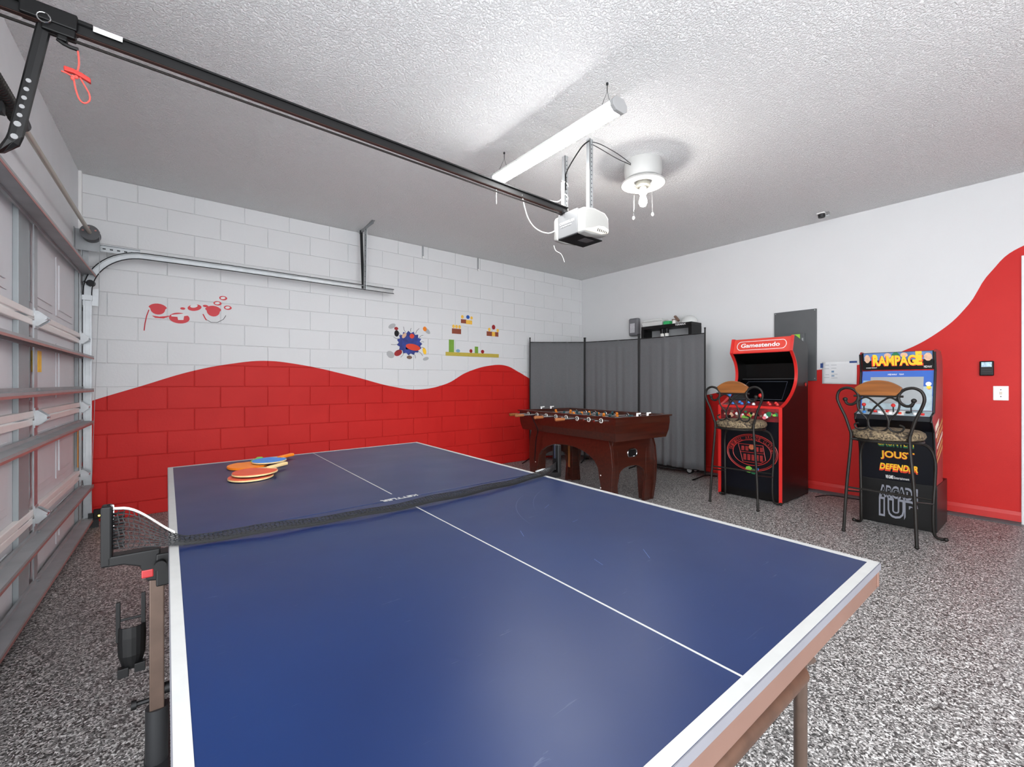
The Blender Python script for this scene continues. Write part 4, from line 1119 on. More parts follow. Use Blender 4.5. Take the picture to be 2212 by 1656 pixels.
a = MB(); a.prism([(4.975,1.52),(4.985,1.52),(5.03,1.665),(5.02,1.665)], 'y', yi0, yi1); mq = a.build('marquee', m_redmarq, ac)
a = MB(); a.box(4.975,5.06,yi0,yi1,1.507,1.52); a.build('marquee_rail', m_red, ac)
a = MB(); a.prism([(5.018,1.663),(5.06,1.668),(5.39,1.592),(5.39,1.58)], 'y', yi0, yi1); a.build('top_board', m_cabblk, ac)
a = MB(); a.box(5.395,5.41,yi0,yi1,.01,1.58); a.build('back_board', m_cabblk, ac)
# inside the hood: bezel steps and the tilted screen
a = MB(); a.prism([(5.0,1.505),(5.30,1.40),(5.33,1.22),(5.35,1.22),(5.35,1.52)], 'y', yi0, yi1); a.build('hood_back', m_cabblk, ac)
a = MB(); a.box(5.215,5.33,yi0,yi1,1.222,1.235); a.build('speaker_ledge', M('ledge_grey',(44,44,46),.5), ac, bevel=.003)
a = MB(); a.prism([(4.86,.985),(5.20,1.225),(5.33,1.225),(5.33,.985)], 'y', yi0, yi1); bz = a.build('screen_bezel', m_screen, ac)
# raised frame line round the screen
dv = Vector((.34,0,.24)).normalized(); nv = Vector((-.24,0,.34)).normalized(); s0 = Vector((4.86,0,.985))
cor = [(.05,yi0+.05),(.05,yi1-.05),(.37,yi1-.09),(.37,yi0+.09)]
b = MB(); b.tube([s0+dv*s+nv*.002+Vector((0,y,0)) for s,y in cor], .0025, 5, closed=True); b.build('screen_frame', M('frame_grey',(70,76,88),.4), bz)
# control deck
a = MB(); a.prism([(4.70,.90),(4.70,.945),(4.87,.995),(4.87,.95)], 'y', yi0, yi1); dk = a.build('control_deck', M('deck_print',(120,30,34),.4,var=.7,vscale=14), ac)
a = MB(); a.prism([(4.697,.93),(4.697,.953),(4.707,.955),(4.707,.93)], 'y', yi0, yi1); a.build('deck_rail', m_red, dk)
a = MB(); a.box(4.703,4.715,yi0,yi1,.80,.93); a.build('deck_front', M('deck_front_print',(96,22,26),.4,var=.7,vscale=16), dk)
def deck(u, y, h=0): return Vector((4.70+.17*u, y, .945+.05*u+h))
btn = [(.35,2.19,m_bluep),(.6,2.14,m_bluep),(.35,2.10,m_bluep),(.6,2.05,m_bluep),(.35,1.83,m_red),(.6,1.79,m_red),(.35,1.76,m_red),(.62,1.86,m_red),(.3,1.98,m_wprint)]
for u, y, mt in btn:
    b = MB(); b.cyl(deck(u,y), deck(u,y,.014), .016, seg=14); b.cyl(deck(u,y,.014), deck(u,y,.022), .011, seg=14); b.build('button', mt, dk, smooth=True)
for y, mt in ((2.245,m_bluep),(1.93,m_red)):
    b = MB(); b.cyl(deck(.55,y), deck(.55,y,.07), .006, seg=8); js = b.build('joystick', m_blackpl, dk, smooth=True)
    b = MB(); b.ball(deck(.55,y,.085), .021, 14, 10); b.build('ball_top', mt, js, smooth=True)
# deck front printed motifs: plain coloured discs
rnd = random.Random(5)
spot_mats = [m_dgreen, m_wprint, m_dred, m_tan, m_green, m_pink, m_brown, m_blackpl, m_redrub]
for k in range(26):
    y = 1.75 + .51*((k*.618) % 1); z = .835 + .06*rnd.random(); r_ = .010+.016*rnd.random(); n = rnd.choice((5,6,7,9))
    b = MB(); ph = rnd.random()*6
    b.prism([(y+r_*math.cos(ph+2*PI*q/n)*rnd.uniform(.7,1.25), z+r_*math.sin(ph+2*PI*q/n)*rnd.uniform(.7,1.2)) for q in range(n)], 'x', 4.7035, 4.7022-.00004*k); b.build('printed_spot', spot_mats[k % 9], dk)
b = MB(); b.prism([(y,z) for y,z in [(2.085,.845),(2.07,.825),(2.02,.82),(1.985,.835),(1.98,.85),(2.01,.842),(2.04,.84)]], 'x', 4.7035, 4.7008); b.build('printed_spot', m_green, dk)
# lower front panel with an oval emblem
a = MB(); a.box(4.715,4.73,yi0,yi1,.09,.80); lpn = a.build('front_panel', m_navy, ac)
a = MB(); a.box(4.74,4.76,yi0,yi1,.01,.09); a.build('kick_board', m_cabblk, ac)
XE = 4.7142
def ell(cy, cz, ry, rz, a0=0, a1=2*PI, n=48): return [(XE, cy+ry*math.cos(a0+(a1-a0)*k/n), cz+rz*math.sin(a0+(a1-a0)*k/n)) for k in range(n)]
EC = (1.985,.475)
for ry, rz, rr in ((.245,.185,.005),(.232,.172,.0025),(.185,.130,.004)):
    b = MB(); b.tube(ell(*EC, ry, rz), rr, 5, closed=True); b.build('emblem_ring', m_maroon, lpn)
for k in range(26):      # ring lettering as arced strokes
    pass
for word, a_mid, cen in (('ORIGINAL ARCADE CLASSIC', PI/2, 1),):
    n = len(word)
    for i, ch_ in enumerate(word):
        if ch_ == ' ': continue
        t = R(172) - R(164)*i/(n-1)
        ry, rz = .192, .137
        p = Vector((XE, EC[0] + ry*math.cos(PI-t)*1.0, EC[1] + rz*math.sin(t)))
        U = Vector((0, -(ry*math.sin(t)), -(rz*math.cos(t)) * -1)).normalized()
        U = Vector((0, -math.sin(t)*ry, -math.cos(t)*rz*1.0)); U.normalize()
        V = Vector((0, -U.z*-1, 0)); V = Vector((0, U.z, -U.y)); V = V if V.z*math.sin(t) >= 0 else -V
        text_part('emblem_letter', ch_, m_maroon, lpn, p - U*.008, U*.017, V*.031)
sh_pts = [(1.985+.13,.555),(1.985-.11,.555),(1.985-.135,.41),(1.985-.09,.375),(1.985+.085,.375)]
b = MB(); b.tube([(XE,y,z) for y,z in sh_pts], .004, 5, closed=True); b.tube([(XE,1.985+.115,.475),(XE,1.985-.12,.475)], .003, 5); b.build('emblem_frame', m_maroon, lpn)
m_bar = M('bar_red',(140,34,32),.5,var=.3,vscale=60)
for z0, ys, h_ in ((.49,(2.07,2.03,1.93,1.89),.045),(.395,(2.05,2.01,1.97,1.93,1.89),.06)):
    for y in ys:
        b = MB(); b.box(XE-.001,XE+.001,y-.014,y+.014,z0,z0+h_); b.build('emblem_bar', m_bar, lpn)
b = MB(); b.cyl((XE+.001,1.985,.53),(XE-.001,1.985,.53),.026,seg=16); b.build('emblem_spot', M('emblem_orange',(176,96,60),.5,var=.2,vscale=60), lpn)
for y, z, w, h_, mt in ((2.01,.30,.06,.05,m_green),(1.965,.285,.05,.05,m_dgreen),(1.93,.31,.03,.035,m_bluep)):
    b = MB(); b.cyl((XE-.002,y,z),(XE-.001,y,z), w*.6, seg=7); b.build('printed_spot', mt, lpn)
# marquee outline and lettering
def mqp(y, f, o=.0012): return Vector((4.975+.045*f-.0008-o, y, 1.52+.145*f))
cy_, w_, h0, h1 = (AY0+AY1)/2, .245, .16, .80
ov = []
for k in range(12):
    t = -PI/2+PI*k/11; ov.append(mqp(cy_-(w_-.04)-.04*math.cos(t), (h0+h1)/2+(h1-h0)/2*math.sin(t)))
for k in range(12):
    t = PI/2+PI*k/11; ov.append(mqp(cy_+(w_-.04)-.04*math.cos(t), (h0+h1)/2+(h1-h0)/2*math.sin(t)))
b = MB(); b.tube(ov, .0035, 5, closed=True); b.build('marquee_outline', m_wprint, mq)
o0 = mqp(cy_+.205, .34); text_part('lettering', 'Gamestendo', m_wprint, mq, o0, mqp(cy_-.185,.34)-o0, mqp(cy_+.205,.66)-o0, bold=.025)
b = MB(); b.cyl((5.33,AY0-.001,1.17),(5.33,AY0-.006,1.17),.018,seg=14); lab(b.build('side_lock', m_red, ac, smooth=True), 'small red round lock on the side')
# ================================================================== Rampage cabinet on a riser
ra = thing('arcade_cabinet', 'smaller arcade cabinet with RAMPAGE marquee standing on a riser', 'arcade machine', (4.95,.86,0))
BY0, BY1 = .62, 1.105
a = MB(); a.box(4.765,5.24,BY0-.004,BY1+.004,0.004,.372); rs_ = a.build('riser', m_cabblk, ra, bevel=.003)
front2 = [(4.765,.372),(4.745,.60),(4.70,.80),(4.60,.885),(4.595,.925),(4.705,.95),(4.775,1.28),(4.745,1.43)]
prof2 = front2 + [(4.78,1.452),(4.96,1.44),(5.03,1.39),(5.05,1.30),(5.05,.372)]
for y0, y1 in ((BY0,BY0+.014),(BY1-.014,BY1)):
    s = cabinet_side(prof2, y0, y1, m_dred, None, ra)
    b = MB(); pts = [(x,(y0+y1)/2,z) for x,z in [(5.052,.38),(5.052,1.30),(5.032,1.39),(4.962,1.442)]]; b.tube(pts, .007, 6); b.build('edge_trim', m_brass, s)
    b = MB(); pts = [(x-.003,(y0+y1)/2,z) for x,z in front2]; b.tube(pts, .008, 6); b.build('edge_trim', m_cabblk, s)
s_out = s
yj0, yj1 = BY0+.015, BY1-.015
# side stripes on the visible side
for k in range(5):
    z = .55+.055*k
    b = MB(); b.prism([(4.79,z),(5.03,z+.10),(5.03,z+.125),(4.79,z+.02)], 'y', BY0-.0015, BY0); b.build('gold_stripe', m_gold if k != 2 else m_cream, ra)
text_part('lettering', 'MIDWAY', m_cream, ra, (4.72,BY0-.0002,.80), (.15,0,.05), (0,0,.05)); text_part('lettering', 'CLASSIC', m_cream, ra, (4.74,BY0-.0002,.745), (.14,0,.05), (0,0,.04))
def P2(p0, p1):
    p0 = Vector((p0[0],0,p0[1])); p1 = Vector((p1[0],0,p1[1]))
    t = (p1-p0); nn = Vector((-t.z,0,t.x)).normalized()
    if nn.x > 0: nn = -nn
    def at(f, g, o=0.0):  # f up the panel, g from left (far y) to right
        return p0 + t*f + Vector((0, yj1+(yj0-yj1)*g, 0)) + nn*o
    return at
def quad(mbk, at, f0, f1, g0, g1, o0, o1):
    vs = [at(f,g,o) for o in (o0,o1) for f,g in ((f0,g0),(f0,g1),(f1,g1),(f1,g0))]
    return mbk.add(vs, [(0,3,2,1),(4,5,6,7),(0,1,5,4),(1,2,6,5),(2,3,7,6),(3,0,4,7)])
mA = P2((4.782,1.295),(4.752,1.44))
a = MB(); quad(a, mA, 0, 1, 0, 1, -.01, 0); mq2 = a.build('marquee', m_cabblk, ra)
a = MB(); quad(a, mA, .22, .98, .03, .985, 0, .001); a.build('marquee_print', M('marquee_sky',(86,120,170),.4,var=.3,vscale=12), mq2)
a = MB(); quad(a, mA, .22, .55, .03, .985, .001, .0014); a.build('marquee_print', m_cabblk, mq2)
for (f0,f1,g0,g1,mt) in ((.42,.90,.04,.125,m_tan),(.46,.90,.875,.98,m_tan),(.66,.96,.33,.43,m_tan),(.68,.96,.56,.66,m_tan),(.60,.99,.44,.55,m_dgreen)):
    c = mA((f0+f1)/2,(g0+g1)/2,.0016); U = mA((f0+f1)/2,g1,.0016)-c; V = mA(f1,(g0+g1)/2,.0016)-c
    b = MB(); n = 16; ring = [c+U*math.cos(2*PI*k/n)*(1+.1*math.sin(3*k))+V*math.sin(2*PI*k/n) for k in range(n)]
    nn = U.cross(V).normalized()*.0006; b.add([p for p in ring]+[p+nn for p in ring], [tuple(range(n)), tuple(range(n,2*n))]+[(k,(k+1) % n,n+(k+1) % n,n+k) for k in range(n)]); b.build('printed_spot', mt, mq2)
def word(at, body, f0, f1, g0, g1, mat, par, o=.002, **k):
    org = at(f0,g0,o); return text_part('lettering', body, mat, par, org, at(f0,g1,o)-org, at(f1,g0,o)-org, **k)
word(mA, 'RAMPAGE', .20, .80, .145, .865, m_ored, mq2, .0018, bold=.06)
word(mA, 'RAMPAGE', .24, .82, .165, .85, m_yellow, mq2, .0034, bold=.035)
word(mA, 'R', .24, .90, .165, .262, m_yellow, mq2, .0036, bold=.04); word(mA, 'E', .26, 1.0, .765, .85, m_yellow, mq2, .0036, bold=.04)
word(mA, 'LICENSED PRODUCT', .10, .16, .06, .22, m_wprint, mq2); word(mA, 'MIDWAY', .08, .20, .87, .975, m_wprint, mq2)
mB = P2((4.715,.965),(4.782,1.285))
a = MB(); quad(a, mB, 0, 1, 0, 1, -.012, 0); bz2 = a.build('bezel', m_bluebez, ra)
a = MB(); quad(a, mB, 0, .36, .02, .99, 0, .0008); a.build('bezel_print', m_greyb, bz2)
a = MB(); quad(a, mB, .36, .75, .02, .13, 0, .0008); a.build('bezel_print', m_skyb, bz2)
a = MB(); quad(a, mB, 0, .60, .87, .985, .0004, .0012); a.build('bezel_print', m_greyb, bz2)
a = MB(); quad(a, mB, .16, .84, .13, .87, .0012, .003); a.build('screen', m_greyscr, bz2)
for f, g, r_, mt in ((.66,.935,.022,m_wprint),(.58,.94,.018,m_yellow),(.55,.945,.012,m_ored)):
    c = mB(f,g,.0018); b = MB(); b.cyl(c, c+Vector((-.0008,0,.0002)), r_*.8, seg=12); b.build('printed_spot', mt, bz2)
word(mB, 'MIDWAY', .885, .925, .38, .51, m_wprint, bz2, .0012); word(mB, 'TEAM', .89, .925, .535, .60, m_wprint, bz2, .0012)
mC = P2((4.60,.925),(4.712,.962))
a = MB(); quad(a, mC, 0, 1, 0, 1, -.012, 0); dk2 = a.build('control_deck', m_greyb, ra)
a = MB(); quad(a, mC, .1, .9, .34, .66, 0, .0008); a.build('deck_print', m_wprint, dk2)
for f, g, r_, mt in ((.5,.25,.013,m_red),(.35,.32,.012,m_wprint),(.6,.42,.013,m_red),(.3,.47,.012,m_wprint),(.5,.70,.014,m_blackpl),(.3,.80,.012,m_wprint),(.6,.86,.013,m_dgreen),(.25,.90,.012,m_red),(.3,.10,.012,m_bluep),(.6,.16,.013,m_blackpl),(.3,.60,.011,m_ored)):
    c = mC(f,g,0); b = MB(); b.cyl(c, c+Vector((-.003,0,.014)), r_, seg=12); b.build('button', mt, dk2, smooth=True)
for g, mt in ((.08,m_red),(.50,m_red),(.74,m_blackpl)):
    c = mC(.6,g,0); b = MB(); b.cyl(c, c+Vector((-.004,0,.045)), .005, seg=8); js = b.build('joystick', m_blackpl, dk2, smooth=True)
    b = MB(); b.ball(c+Vector((-.005,0,.055)), .015, 12, 8); b.build('ball_top', mt, js, smooth=True)
a = MB(); a.prism([(4.597,.925),(4.597,.885),(4.70,.80),(4.71,.81),(4.61,.925)], 'y', yj0, yj1); a.build('deck_front', m_navy, ra)
mD = P2((4.772,.372),(4.705,.80))
a = MB(); quad(a, mD, 0, 1, 0, 1, -.012, 0); fp2 = a.build('front_panel', m_navy, ra)
word(mD, 'RAMPAGE', .85, .93, .30, .74, m_ored, fp2, .001, bold=.03)
word(mD, 'GAUNTLET', .66, .79, .25, .78, m_dgreen, fp2, .0006, bold=.05); word(mD, 'GAUNTLET', .69, .80, .25, .78, m_yellow, fp2, .0018, bold=-.005)
word(mD, 'JOUST', .40, .58, .29, .76, m_ored, fp2, .0006, bold=.05); word(mD, 'JOUST', .41, .58, .29, .76, m_yellow, fp2, .0018, bold=.02)
word(mD, 'DEFENDER', .175, .30, .26, .80, m_ored, fp2, .0006, bold=.05, shear=.2); word(mD, 'DEFENDER', .21, .33, .27, .80, m_yellow, fp2, .0018, bold=.03, shear=.2)
word(mD, 'WB GAMES', .03, .10, .35, .46, m_wprint, fp2, .001, bold=.02); word(mD, 'Entertainment', .035, .085, .47, .68, m_wprint, fp2, .001)
mE = P2((4.764,.01),(4.764,.372))
for w_, f0, f1, g0, g1 in (('ARCADE',.62,.85,.27,.78),('1UP',.17,.56,.27,.78)):
    word(mE, w_, f0-.03, f1+.03, g0-.016, g1+.016, m_gprint, rs_, .0006, bold=.10, spacing=1.14)
    word(mE, w_, f0+.02, f1-.02, g0+.008, g1-.008, m_cabblk, rs_, .0024, bold=.025, spacing=1.14)

# ================================================================== bar stools
def stool(label, loc, rot):
    """local: +x = facing (away from the back), y across; origin under the back legs' middle"""
    o = thing('bar_stool', label, 'bar stool', loc, rot, 'wrought iron bar stools')
    ROOT[o.name] = Vector((0,0,0))
    def B(mbk, name, mat, parent=None, **k): return mbk.build(name, mat, parent or o, local=True, **k)
    flatp = (.0125,.0065,(0,1,0))
    # rear legs run up, bow out and curl in as scrolls
    for s in (-1, 1):
        pts = [(-.012,s*.222,.006),(0,s*.205,.38),(.005,s*.178,.74),(0,s*.186,.82)]
        pts = ease([Vector(p) for p in pts], 6)
        b = MB(); b.tube(pts, .0115, 8); b.ball((-.012,s*.222,.012), .016, 8, 6, (1,1,.7)); B(b, 'rear_leg', m_iron, smooth=True)
        sc = [(0,.186,.82),(-.006,.214,.92),(-.012,.250,1.01),(-.016,.264,1.07),(-.018,.248,1.122),(-.02,.205,1.146),(-.02,.155,1.134),(-.02,.124,1.095),(-.02,.128,1.048),(-.02,.160,1.018),(-.02,.195,1.022),(-.02,.208,1.052)]
        b = MB(); b.tube(ease([(x,s*y,z) for x,y,z in sc], 5), .0105, 8); b.ball((-.02,s*.208,1.056), .0165, 10, 8); B(b, 'scroll_arm', m_iron, smooth=True)
    # wooden crest rail
    ws = []; n = 14
    for k in range(n+1):
        y = -.145+.29*k/n; ws.append((y, 1.205-.062*(abs(y)/.15)**2.2))
    poly = ws + [(.135,1.12),(.108,1.09),(-.108,1.09),(-.135,1.12)]
    b = MB(); b.prism(poly, 'x', -.032, -.012); B(b, 'crest_rail', m_woodrail, bevel=.004)
    b = MB(); b.tube([(-.022,-.15,1.085),(-.022,.15,1.085)], .008, 8); B(b, 'crest_bar', m_iron, smooth=True)
    # interlaced scrolls
    for s in (-1, 1):
        b = MB()
        b.tube(ease([(-.02,s*.11,1.075),(-.02,s*.128,1.03),(-.02,s*.115,.97),(-.015,s*.07,.91),(-.012,s*.06,.86),(-.01,s*.09,.825),(-.008,s*.135,.83),(-.008,s*.15,.86),(-.008,s*.125,.875)], 5), .0068, 7)
        b.tube(ease([(-.02,s*.12,1.05),(-.02,s*.07,1.075),(-.02,s*.01,1.03),(-.02,-s*.03,.98),(-.016,-s*.062,.90),(-.012,-s*.05,.84),(-.01,0,.815)], 5), .0068, 7)
        B(b, 'back_scroll', m_iron, smooth=True)
    # seat frame, cushion
    cx_ = .168
    b = MB(); b.tube([(cx_+.205*math.cos(2*PI*k/32)*1.05, .205*math.sin(2*PI*k/32), .742) for k in range(32)], .010, 8, closed=True); b.tube([(.004,-.18,.745),(.004,.18,.745)], .010, 8); B(b, 'seat_frame', m_iron, smooth=True)
    b = MB(); pr = [(.001,.750),(.19,.750),(.214,.760),(.224,.782),(.218,.806),(.195,.822),(.12,.832),(.001,.834)]
    b.lathe(pr, (cx_,0,0), 36, M=Matrix.Diagonal((1.03,1.0,1,1))); B(b, 'seat_cushion', m_seat, smooth=True)
    # front legs with curled feet
    for s in (-1, 1):
        pts = [(.26,s*.12,.735),(.32,s*.20,.70),(.345,s*.232,.60),(.345,s*.232,.45),(.335,s*.225,.25),(.338,s*.225,.10),(.350,s*.232,.03),(.366,s*.262,.012),(.372,s*.285,.016)]
        b = MB(); b.tube(ease(pts, 6), .0105, 8); b.ball((.368,s*.288,.016), .015, 8, 6); B(b, 'front_leg', m_iron, smooth=True)
    # stretchers
    b = MB(); b.tube([(0,-.205,.36),(0,.205,.36)], .007, 8); B(b, 'stretcher', m_iron, smooth=True)
    b = MB(); b.tube([(.337,-.226,.30),(.337,.226,.30)], .007, 8); B(b, 'stretcher', m_iron, smooth=True)
    for s in (-1, 1):
        b = MB(); b.tube([(0,s*.208,.33),(.337,s*.226,.27)], .006, 8); B(b, 'stretcher', m_iron, smooth=True)
    return o
stool('iron bar stool with wooden crest in front of the red-trimmed cabinet', (4.295,1.972,0), R(2))
stool('iron bar stool with wooden crest in front of the RAMPAGE cabinet', (4.24,.868,0), R(-6))

# ================================================================== things on the drywall
ep_ = thing('breaker_panel', 'dark grey electrical panel on wall behind the red-trimmed cabinet', 'electrical panel', (XR,1.9,1.2))
a = MB(); a.box(XR-.022,XR-.001,1.69,2.115,1.21,2.005); a.build('cover', m_panelgrey, ep_, bevel=.003)
a = MB(); a.box(XR-.032,XR-.022,1.80,2.01,1.36,1.745); dr_ = a.build('panel_door', m_panelgrey, ep_, bevel=.003)
a = MB(); a.box(XR-.0335,XR-.032,1.845,1.925,1.665,1.735); lab(a.build('label_sticker', M('lime_label',(150,206,60),.5,var=.03), dr_), 'lime green sticker')
a = MB(); a.box(XR-.038,XR-.032,1.812,1.826,1.64,1.69); a.build('latch', m_galv_dull, dr_)
for y, z in ((1.705,1.99),(2.10,1.99),(1.705,1.235),(2.10,1.235)):
    b = MB(); b.cyl((XR-.022,y,z),(XR-.0245,y,z),.005,seg=8); b.build('screw', m_galv, ep_)
pp = thing('paper_sheet', 'white printed sheet stuck to wall with blue tape between cabinets', 'paper', (XR,1.49,1.2))
a = MB(); rows_ = 10; vs = []
Y0p, Y1p, Z0p, Z1p = 1.335, 1.642, 1.178, 1.412
for j in range(rows_+1):
    for i in range(9):
        g = i/8; f = j/rows_; curl = .012*max(0,g-.6)*max(0,.45-f)*5
        vs.append((XR-.002-curl, Y1p+(Y0p-Y1p)*g, Z0p+(Z1p-Z0p)*f - .012*g*(1-f)*.6))
a.add(vs, [(j*9+i, j*9+i+1, (j+1)*9+i+1, (j+1)*9+i) for j in range(rows_) for i in range(8)]); sheet = a.build('sheet', m_paper, pp, smooth=True)
sd = sheet.modifiers.new('thickness','SOLIDIFY'); sd.thickness = .0006
for y, z, w, h_ in ((1.645,1.375,.026,.05),(1.365,1.405,.065,.02),(1.395,1.18,.03,.022)):
    b = MB(); b.box(XR-.0042,XR-.0032,y-w/2,y+w/2,z-h_/2,z+h_/2); b.build('tape', m_tapeblue, pp)
b = MB()
for y, z, w in ((1.595,1.378,.035),(1.60,1.34,.045),(1.535,1.378,.05),(1.535,1.345,.045),(1.595,1.275,.035),(1.60,1.245,.05),(1.53,1.28,.055),(1.53,1.24,.055)):
    b.box(XR-.0034,XR-.0026,y-w/2,y+w/2,z-.0022,z+.0022)
b.build('printed_lines', M('grey_text',(170,172,178),.8), pp)
b = MB(); b.box(XR-.0036,XR-.0026,1.533,1.556,1.298,1.318); b.box(XR-.0036,XR-.0026,1.53,1.556,1.256,1.268); b.build('printed_block', M('blue_print',(116,146,178),.7,var=.3,vscale=200), pp)
sw = thing('light_switch', 'white square switch plate on the red wall', 'light switch', (XR,.335,1.1))
a = MB(); a.box(XR-.008,XR-.001,.288,.378,1.035,1.158); a.build('plate', m_wplast, sw, bevel=.003)
a = MB(); a.box(XR-.012,XR-.008,.325,.341,1.085,1.109); a.build('toggle', m_cream, sw, bevel=.002)
for z in (1.068,1.126):
    b = MB(); b.cyl((XR-.008,.333,z),(XR-.0092,.333,z),.004,seg=8); b.build('screw', m_dark, sw)
gp = thing('door_control', 'black wall control with blue and white label above switch', 'wall control', (XR,.415,1.3))
a = MB(); a.box(XR-.03,XR-.001,.372,.458,1.248,1.376); a.build('housing', m_blackpl, gp, bevel=.008, seg=3)
a = MB(); a.box(XR-.0315,XR-.030,.384,.446,1.325,1.366); a.build('label_plate', M('blue_white_label',(176,206,226),.4,var=.35,vscale=60), gp)
a = MB(); a.box(XR-.0312,XR-.030,.384,.446,1.283,1.287); a.box(XR-.0312,XR-.030,.384,.446,1.300,1.303); a.build('groove', m_dark, gp)
fc_ = MB(); fc_.tube(ease([(5.30,1.60,.006),(5.42,1.52,.02),(5.5,1.35,.01),(5.45,1.22,.03),(5.2,1.13,.16)]), .005, 6)
tag(fc_.build('power_cord', m_blackpl, origin=(5.4,1.4,0), smooth=True), 'black power cord on floor between the two arcade cabinets', 'cord')

# ================================================================== wall decals on the blocks
YD = YB - .0048
def decal(name, label, pieces, cat='wall decal', grp=None):
    """pieces: (kind, data, material, name)"""
    xs = [p for p in pieces]
    o = None
    root = thing(name, label, cat, (pieces[0][1][0], YD, pieces[0][1][1]), group=grp)
    for k, (kind, d, mt, nm) in enumerate(pieces):
        b = MB(); lay = .0004*(k % 5)
        if kind == 'e':      # ellipse x z rx rz rot
            x, z, rx, rz = d[:4]; ro = d[4] if len(d) > 4 else 0
            n = 26; poly = []
            for i in range(n):
                t = 2*PI*i/n; u, v = rx*math.cos(t), rz*math.sin(t)
                poly.append((x+u*math.cos(ro)-v*math.sin(ro), z+u*math.sin(ro)+v*math.cos(ro)))
            b.prism(poly, 'y', YD, YD-.0012-lay)
        elif kind == 'p': b.prism(d[2], 'y', YD, YD-.0012-lay)
        elif kind == 'r':
            x, z, w, h_ = d; b.box(x-w/2, x+w/2, YD-.0012-lay, YD, z-h_/2, z+h_/2)
        elif kind == 't': b.tube([(x,YD-.001-lay,z) for x, z in d[2]], d[3] if len(d) > 3 else .004, 5)
        b.build(nm, mt, root)
    return root
m_dr = M('decal_red',(200,26,40),.5,var=.03); m_dw = M('decal_white',(222,222,222),.6,var=.02); m_dk = M('decal_black',(30,28,32),.6)
bl = lambda x, z, rx, rz, n=20: (x, z, [(x+rx*math.cos(2*PI*i/n)*(1+(.15 if math.sin(2*PI*i/n) > .1 else -.12)), z+rz*math.sin(2*PI*i/n)) for i in range(n)])
decal('red_spot_decal', 'red oval cap decal over curved red stripe, leftmost on blocks', [
    ('p', bl(-.022,1.858,.060,.050), m_dr, 'cap'), ('p', (-.02,1.79,[(-.065,1.795),(-.01,1.79),(.06,1.805),(.062,1.80),(.02,1.776),(-.04,1.776)]), m_dr, 'stripe'),
    ('t', (-.1,1.75,ease([(-.085,0,1.845),(-.105,0,1.77),(-.118,0,1.655)],5) and [(-.085,1.845),(-.10,1.79),(-.112,1.72),(-.118,1.655)], .004), m_dr, 'stem_line')], grp='red decals on the block wall')
decal('red_spot_decal', 'large red oval decal with white cross mark', [
    ('e', (.135,1.79,.077,.050), m_dr, 'disc'), ('p', (.14,1.80,[(.075,1.80),(.075,1.815),(.165,1.835),(.20,1.83),(.20,1.82),(.17,1.812),(.165,1.775),(.125,1.772),(.12,1.80)]), m_dw, 'cross_mark'),
    ('e', (.16,1.882,.019,.011), m_dr, 'dot')], grp='red decals on the block wall')
decal('red_spot_decal', 'tilted red crescent decal with white cutout', [('e', (.25,1.90,.055,.030,.25), m_dr, 'crescent'), ('e', (.245,1.915,.030,.016,.3), m_dw, 'cutout')], grp='red decals on the block wall')
decal('red_spot_decal', 'big red cap decal above a thin dark bowl outline', [
    ('p', bl(.397,1.882,.060,.052), m_dr, 'cap'), ('t', (.39,1.80,[(.315,1.845),(.335,1.80),(.38,1.772),(.43,1.775),(.48,1.81),(.50,1.85)], .0022), m_dk, 'bowl_outline'), ('t', (.33,1.82,[(.315,1.845),(.335,1.80),(.345,1.79)], .005), m_dr, 'bowl_accent'), ('e', (.335,1.925,.021,.011), m_dr, 'dot')], grp='red decals on the block wall')
for x, z, lb_ in ((.432,1.962,'small red ring decal, lowest left of the three'),(.478,2.018,'small red ring decal, topmost of the three'),(.516,1.928,'small red ring decal, farthest right of the three')):
    decal('red_ring_decal', lb_, [('e', (x,z,.033,.021), m_dr, 'ring'), ('e', (x-.002,z+.001,.020,.012,.2), m_dw, 'centre')], grp='red ring decals')
# burst decal: plain jagged blue hole with cracks
star = []
n = 30
for i in range(n):
    t = 2*PI*i/n; rr = 1.0 if i % 2 == 0 else .80+.06*math.sin(i*3.1); star.append((2.455+.175*rr*math.cos(t), 1.690+.155*rr*math.sin(t)))
m_burst = M('burst_blue',(38,56,132),.5,var=.45,vscale=14)
pcs = [('p', (2.455,1.69,star), m_burst, 'blue_hole')]
for i in range(14):
    t = 2*PI*(i+.3)/14; r0, r1 = .155, .20+.05*((i*7) % 5)/4
    pcs.append(('t', (0,0,[(2.455+r0*math.cos(t),1.69+r0*.9*math.sin(t)),(2.455+(r0+r1)/2*math.cos(t+.05),1.69+(r0+r1)/2*.9*math.sin(t+.05)),(2.455+r1*math.cos(t),1.69+r1*.9*math.sin(t))], .0022), m_dk, 'crack_line'))
for x, z, rx, rz, ro, mt in ((2.22,1.885,.05,.028,.5,m_greylt),(2.70,1.86,.05,.026,-.7,m_greylt),(2.20,1.535,.052,.040,-.6,m_greylt),(2.68,1.50,.042,.022,.3,m_greylt),(2.665,1.885,.026,.03,.2,m_orange),(2.275,1.86,.026,.02,0,m_dred),(2.28,1.80,.030,.04,0,m_navy),(2.30,1.56,.055,.035,.5,m_dred),(2.45,1.51,.036,.022,0,m_brown),(2.50,1.64,.10,.040,-.15,m_ored),(2.44,1.635,.045,.02,.5,m_dw),(2.485,1.78,.032,.030,.3,m_ored),(2.38,1.78,.04,.022,.9,m_tan),(2.66,1.60,.024,.045,.3,m_yellow)):
    pcs.append(('e', (x,z,rx,rz,ro), mt, 'colour_patch'))
pcs[0] = ('p', (2.455,1.69,star), m_burst, 'blue_hole')
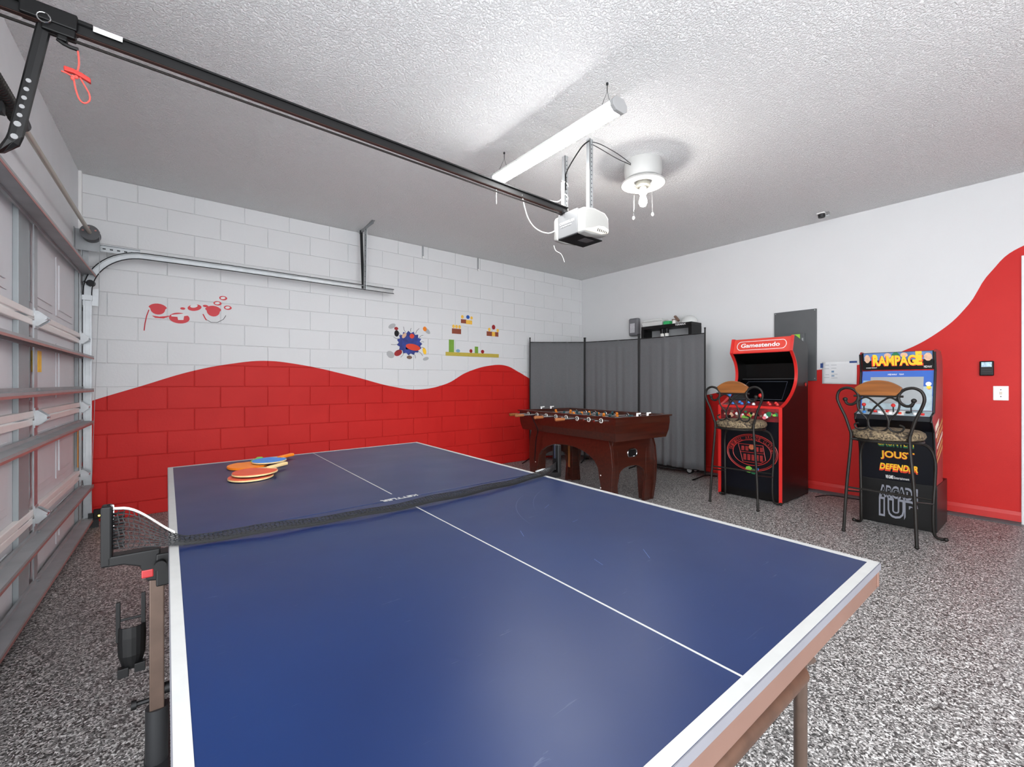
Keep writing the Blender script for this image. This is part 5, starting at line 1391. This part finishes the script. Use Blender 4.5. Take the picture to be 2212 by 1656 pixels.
decal('burst_decal', 'blue jagged burst decal with cracks on the white blocks', [(k,(d if k != 't' else (2.455,1.69,d[2],d[3])),m_,n_) for k,d,m_,n_ in pcs])
# platform decals: plain bars and blocks
m_brk = M('decal_brown',(136,66,44),.6,var=.1,vscale=60); m_yel2 = M('decal_yellow',(236,186,70),.6,var=.08,vscale=40); m_olive = M('decal_olive',(186,166,66),.6,var=.12,vscale=30,stretch=(1,1,8)); m_gr = M('decal_green',(112,156,52),.6,var=.08)
decal('bar_decal', 'long olive yellow bar decal with two green uprights', [('p', (3.415,1.59,[(2.972,1.552),(2.972,1.603),(3.86,1.609),(3.86,1.559)]), m_olive, 'bar'),
    ('r', (3.062,1.687,.08,.168), m_gr, 'upright'), ('r', (3.467,1.652,.056,.092), m_gr, 'upright'), 
    ('e', (3.165,1.625,.032,.022), m_skyb, 'dot'), ('e', (3.375,1.632,.024,.026), m_dred, 'dot'), ('e', (3.572,1.632,.028,.026), m_dred, 'dot')])
decal('block_decal', 'brown block decal with yellow dots, topmost above the bar', [('r', (3.255,2.035,.088,.055), m_brk, 'brick'), ('r', (3.345,2.03,.10,.055), m_yel2, 'block'), ('e', (3.235,2.095,.022,.024), m_yel2, 'dot'), ('e', (3.325,2.100,.028,.026), m_bluebez, 'dot'), ('e', (3.385,2.093,.020,.022), m_yel2, 'dot')], grp='block decals')
decal('block_decal', 'brown block decal with three yellow dots, left above the bar', [('r', (3.142,1.890,.145,.070), m_brk, 'brick'), ('e', (3.095,1.953,.020,.024), m_yel2, 'dot'), ('e', (3.142,1.953,.020,.024), m_yel2, 'dot'), ('e', (3.19,1.953,.020,.024), m_yel2, 'dot')], grp='block decals')
decal('block_decal', 'brown and yellow block decal with red dot, rightmost above the bar', [('r', (3.69,1.895,.095,.065), m_brk, 'brick'), ('r', (3.765,1.895,.055,.065), m_yel2, 'block'), ('r', (3.822,1.895,.060,.065), m_brk, 'brick'), ('e', (3.69,1.955,.022,.026), m_yel2, 'dot'), ('e', (3.765,1.995,.030,.034), m_dred, 'dot'), ('e', (3.84,1.952,.022,.024), m_yel2, 'dot')], grp='block decals')
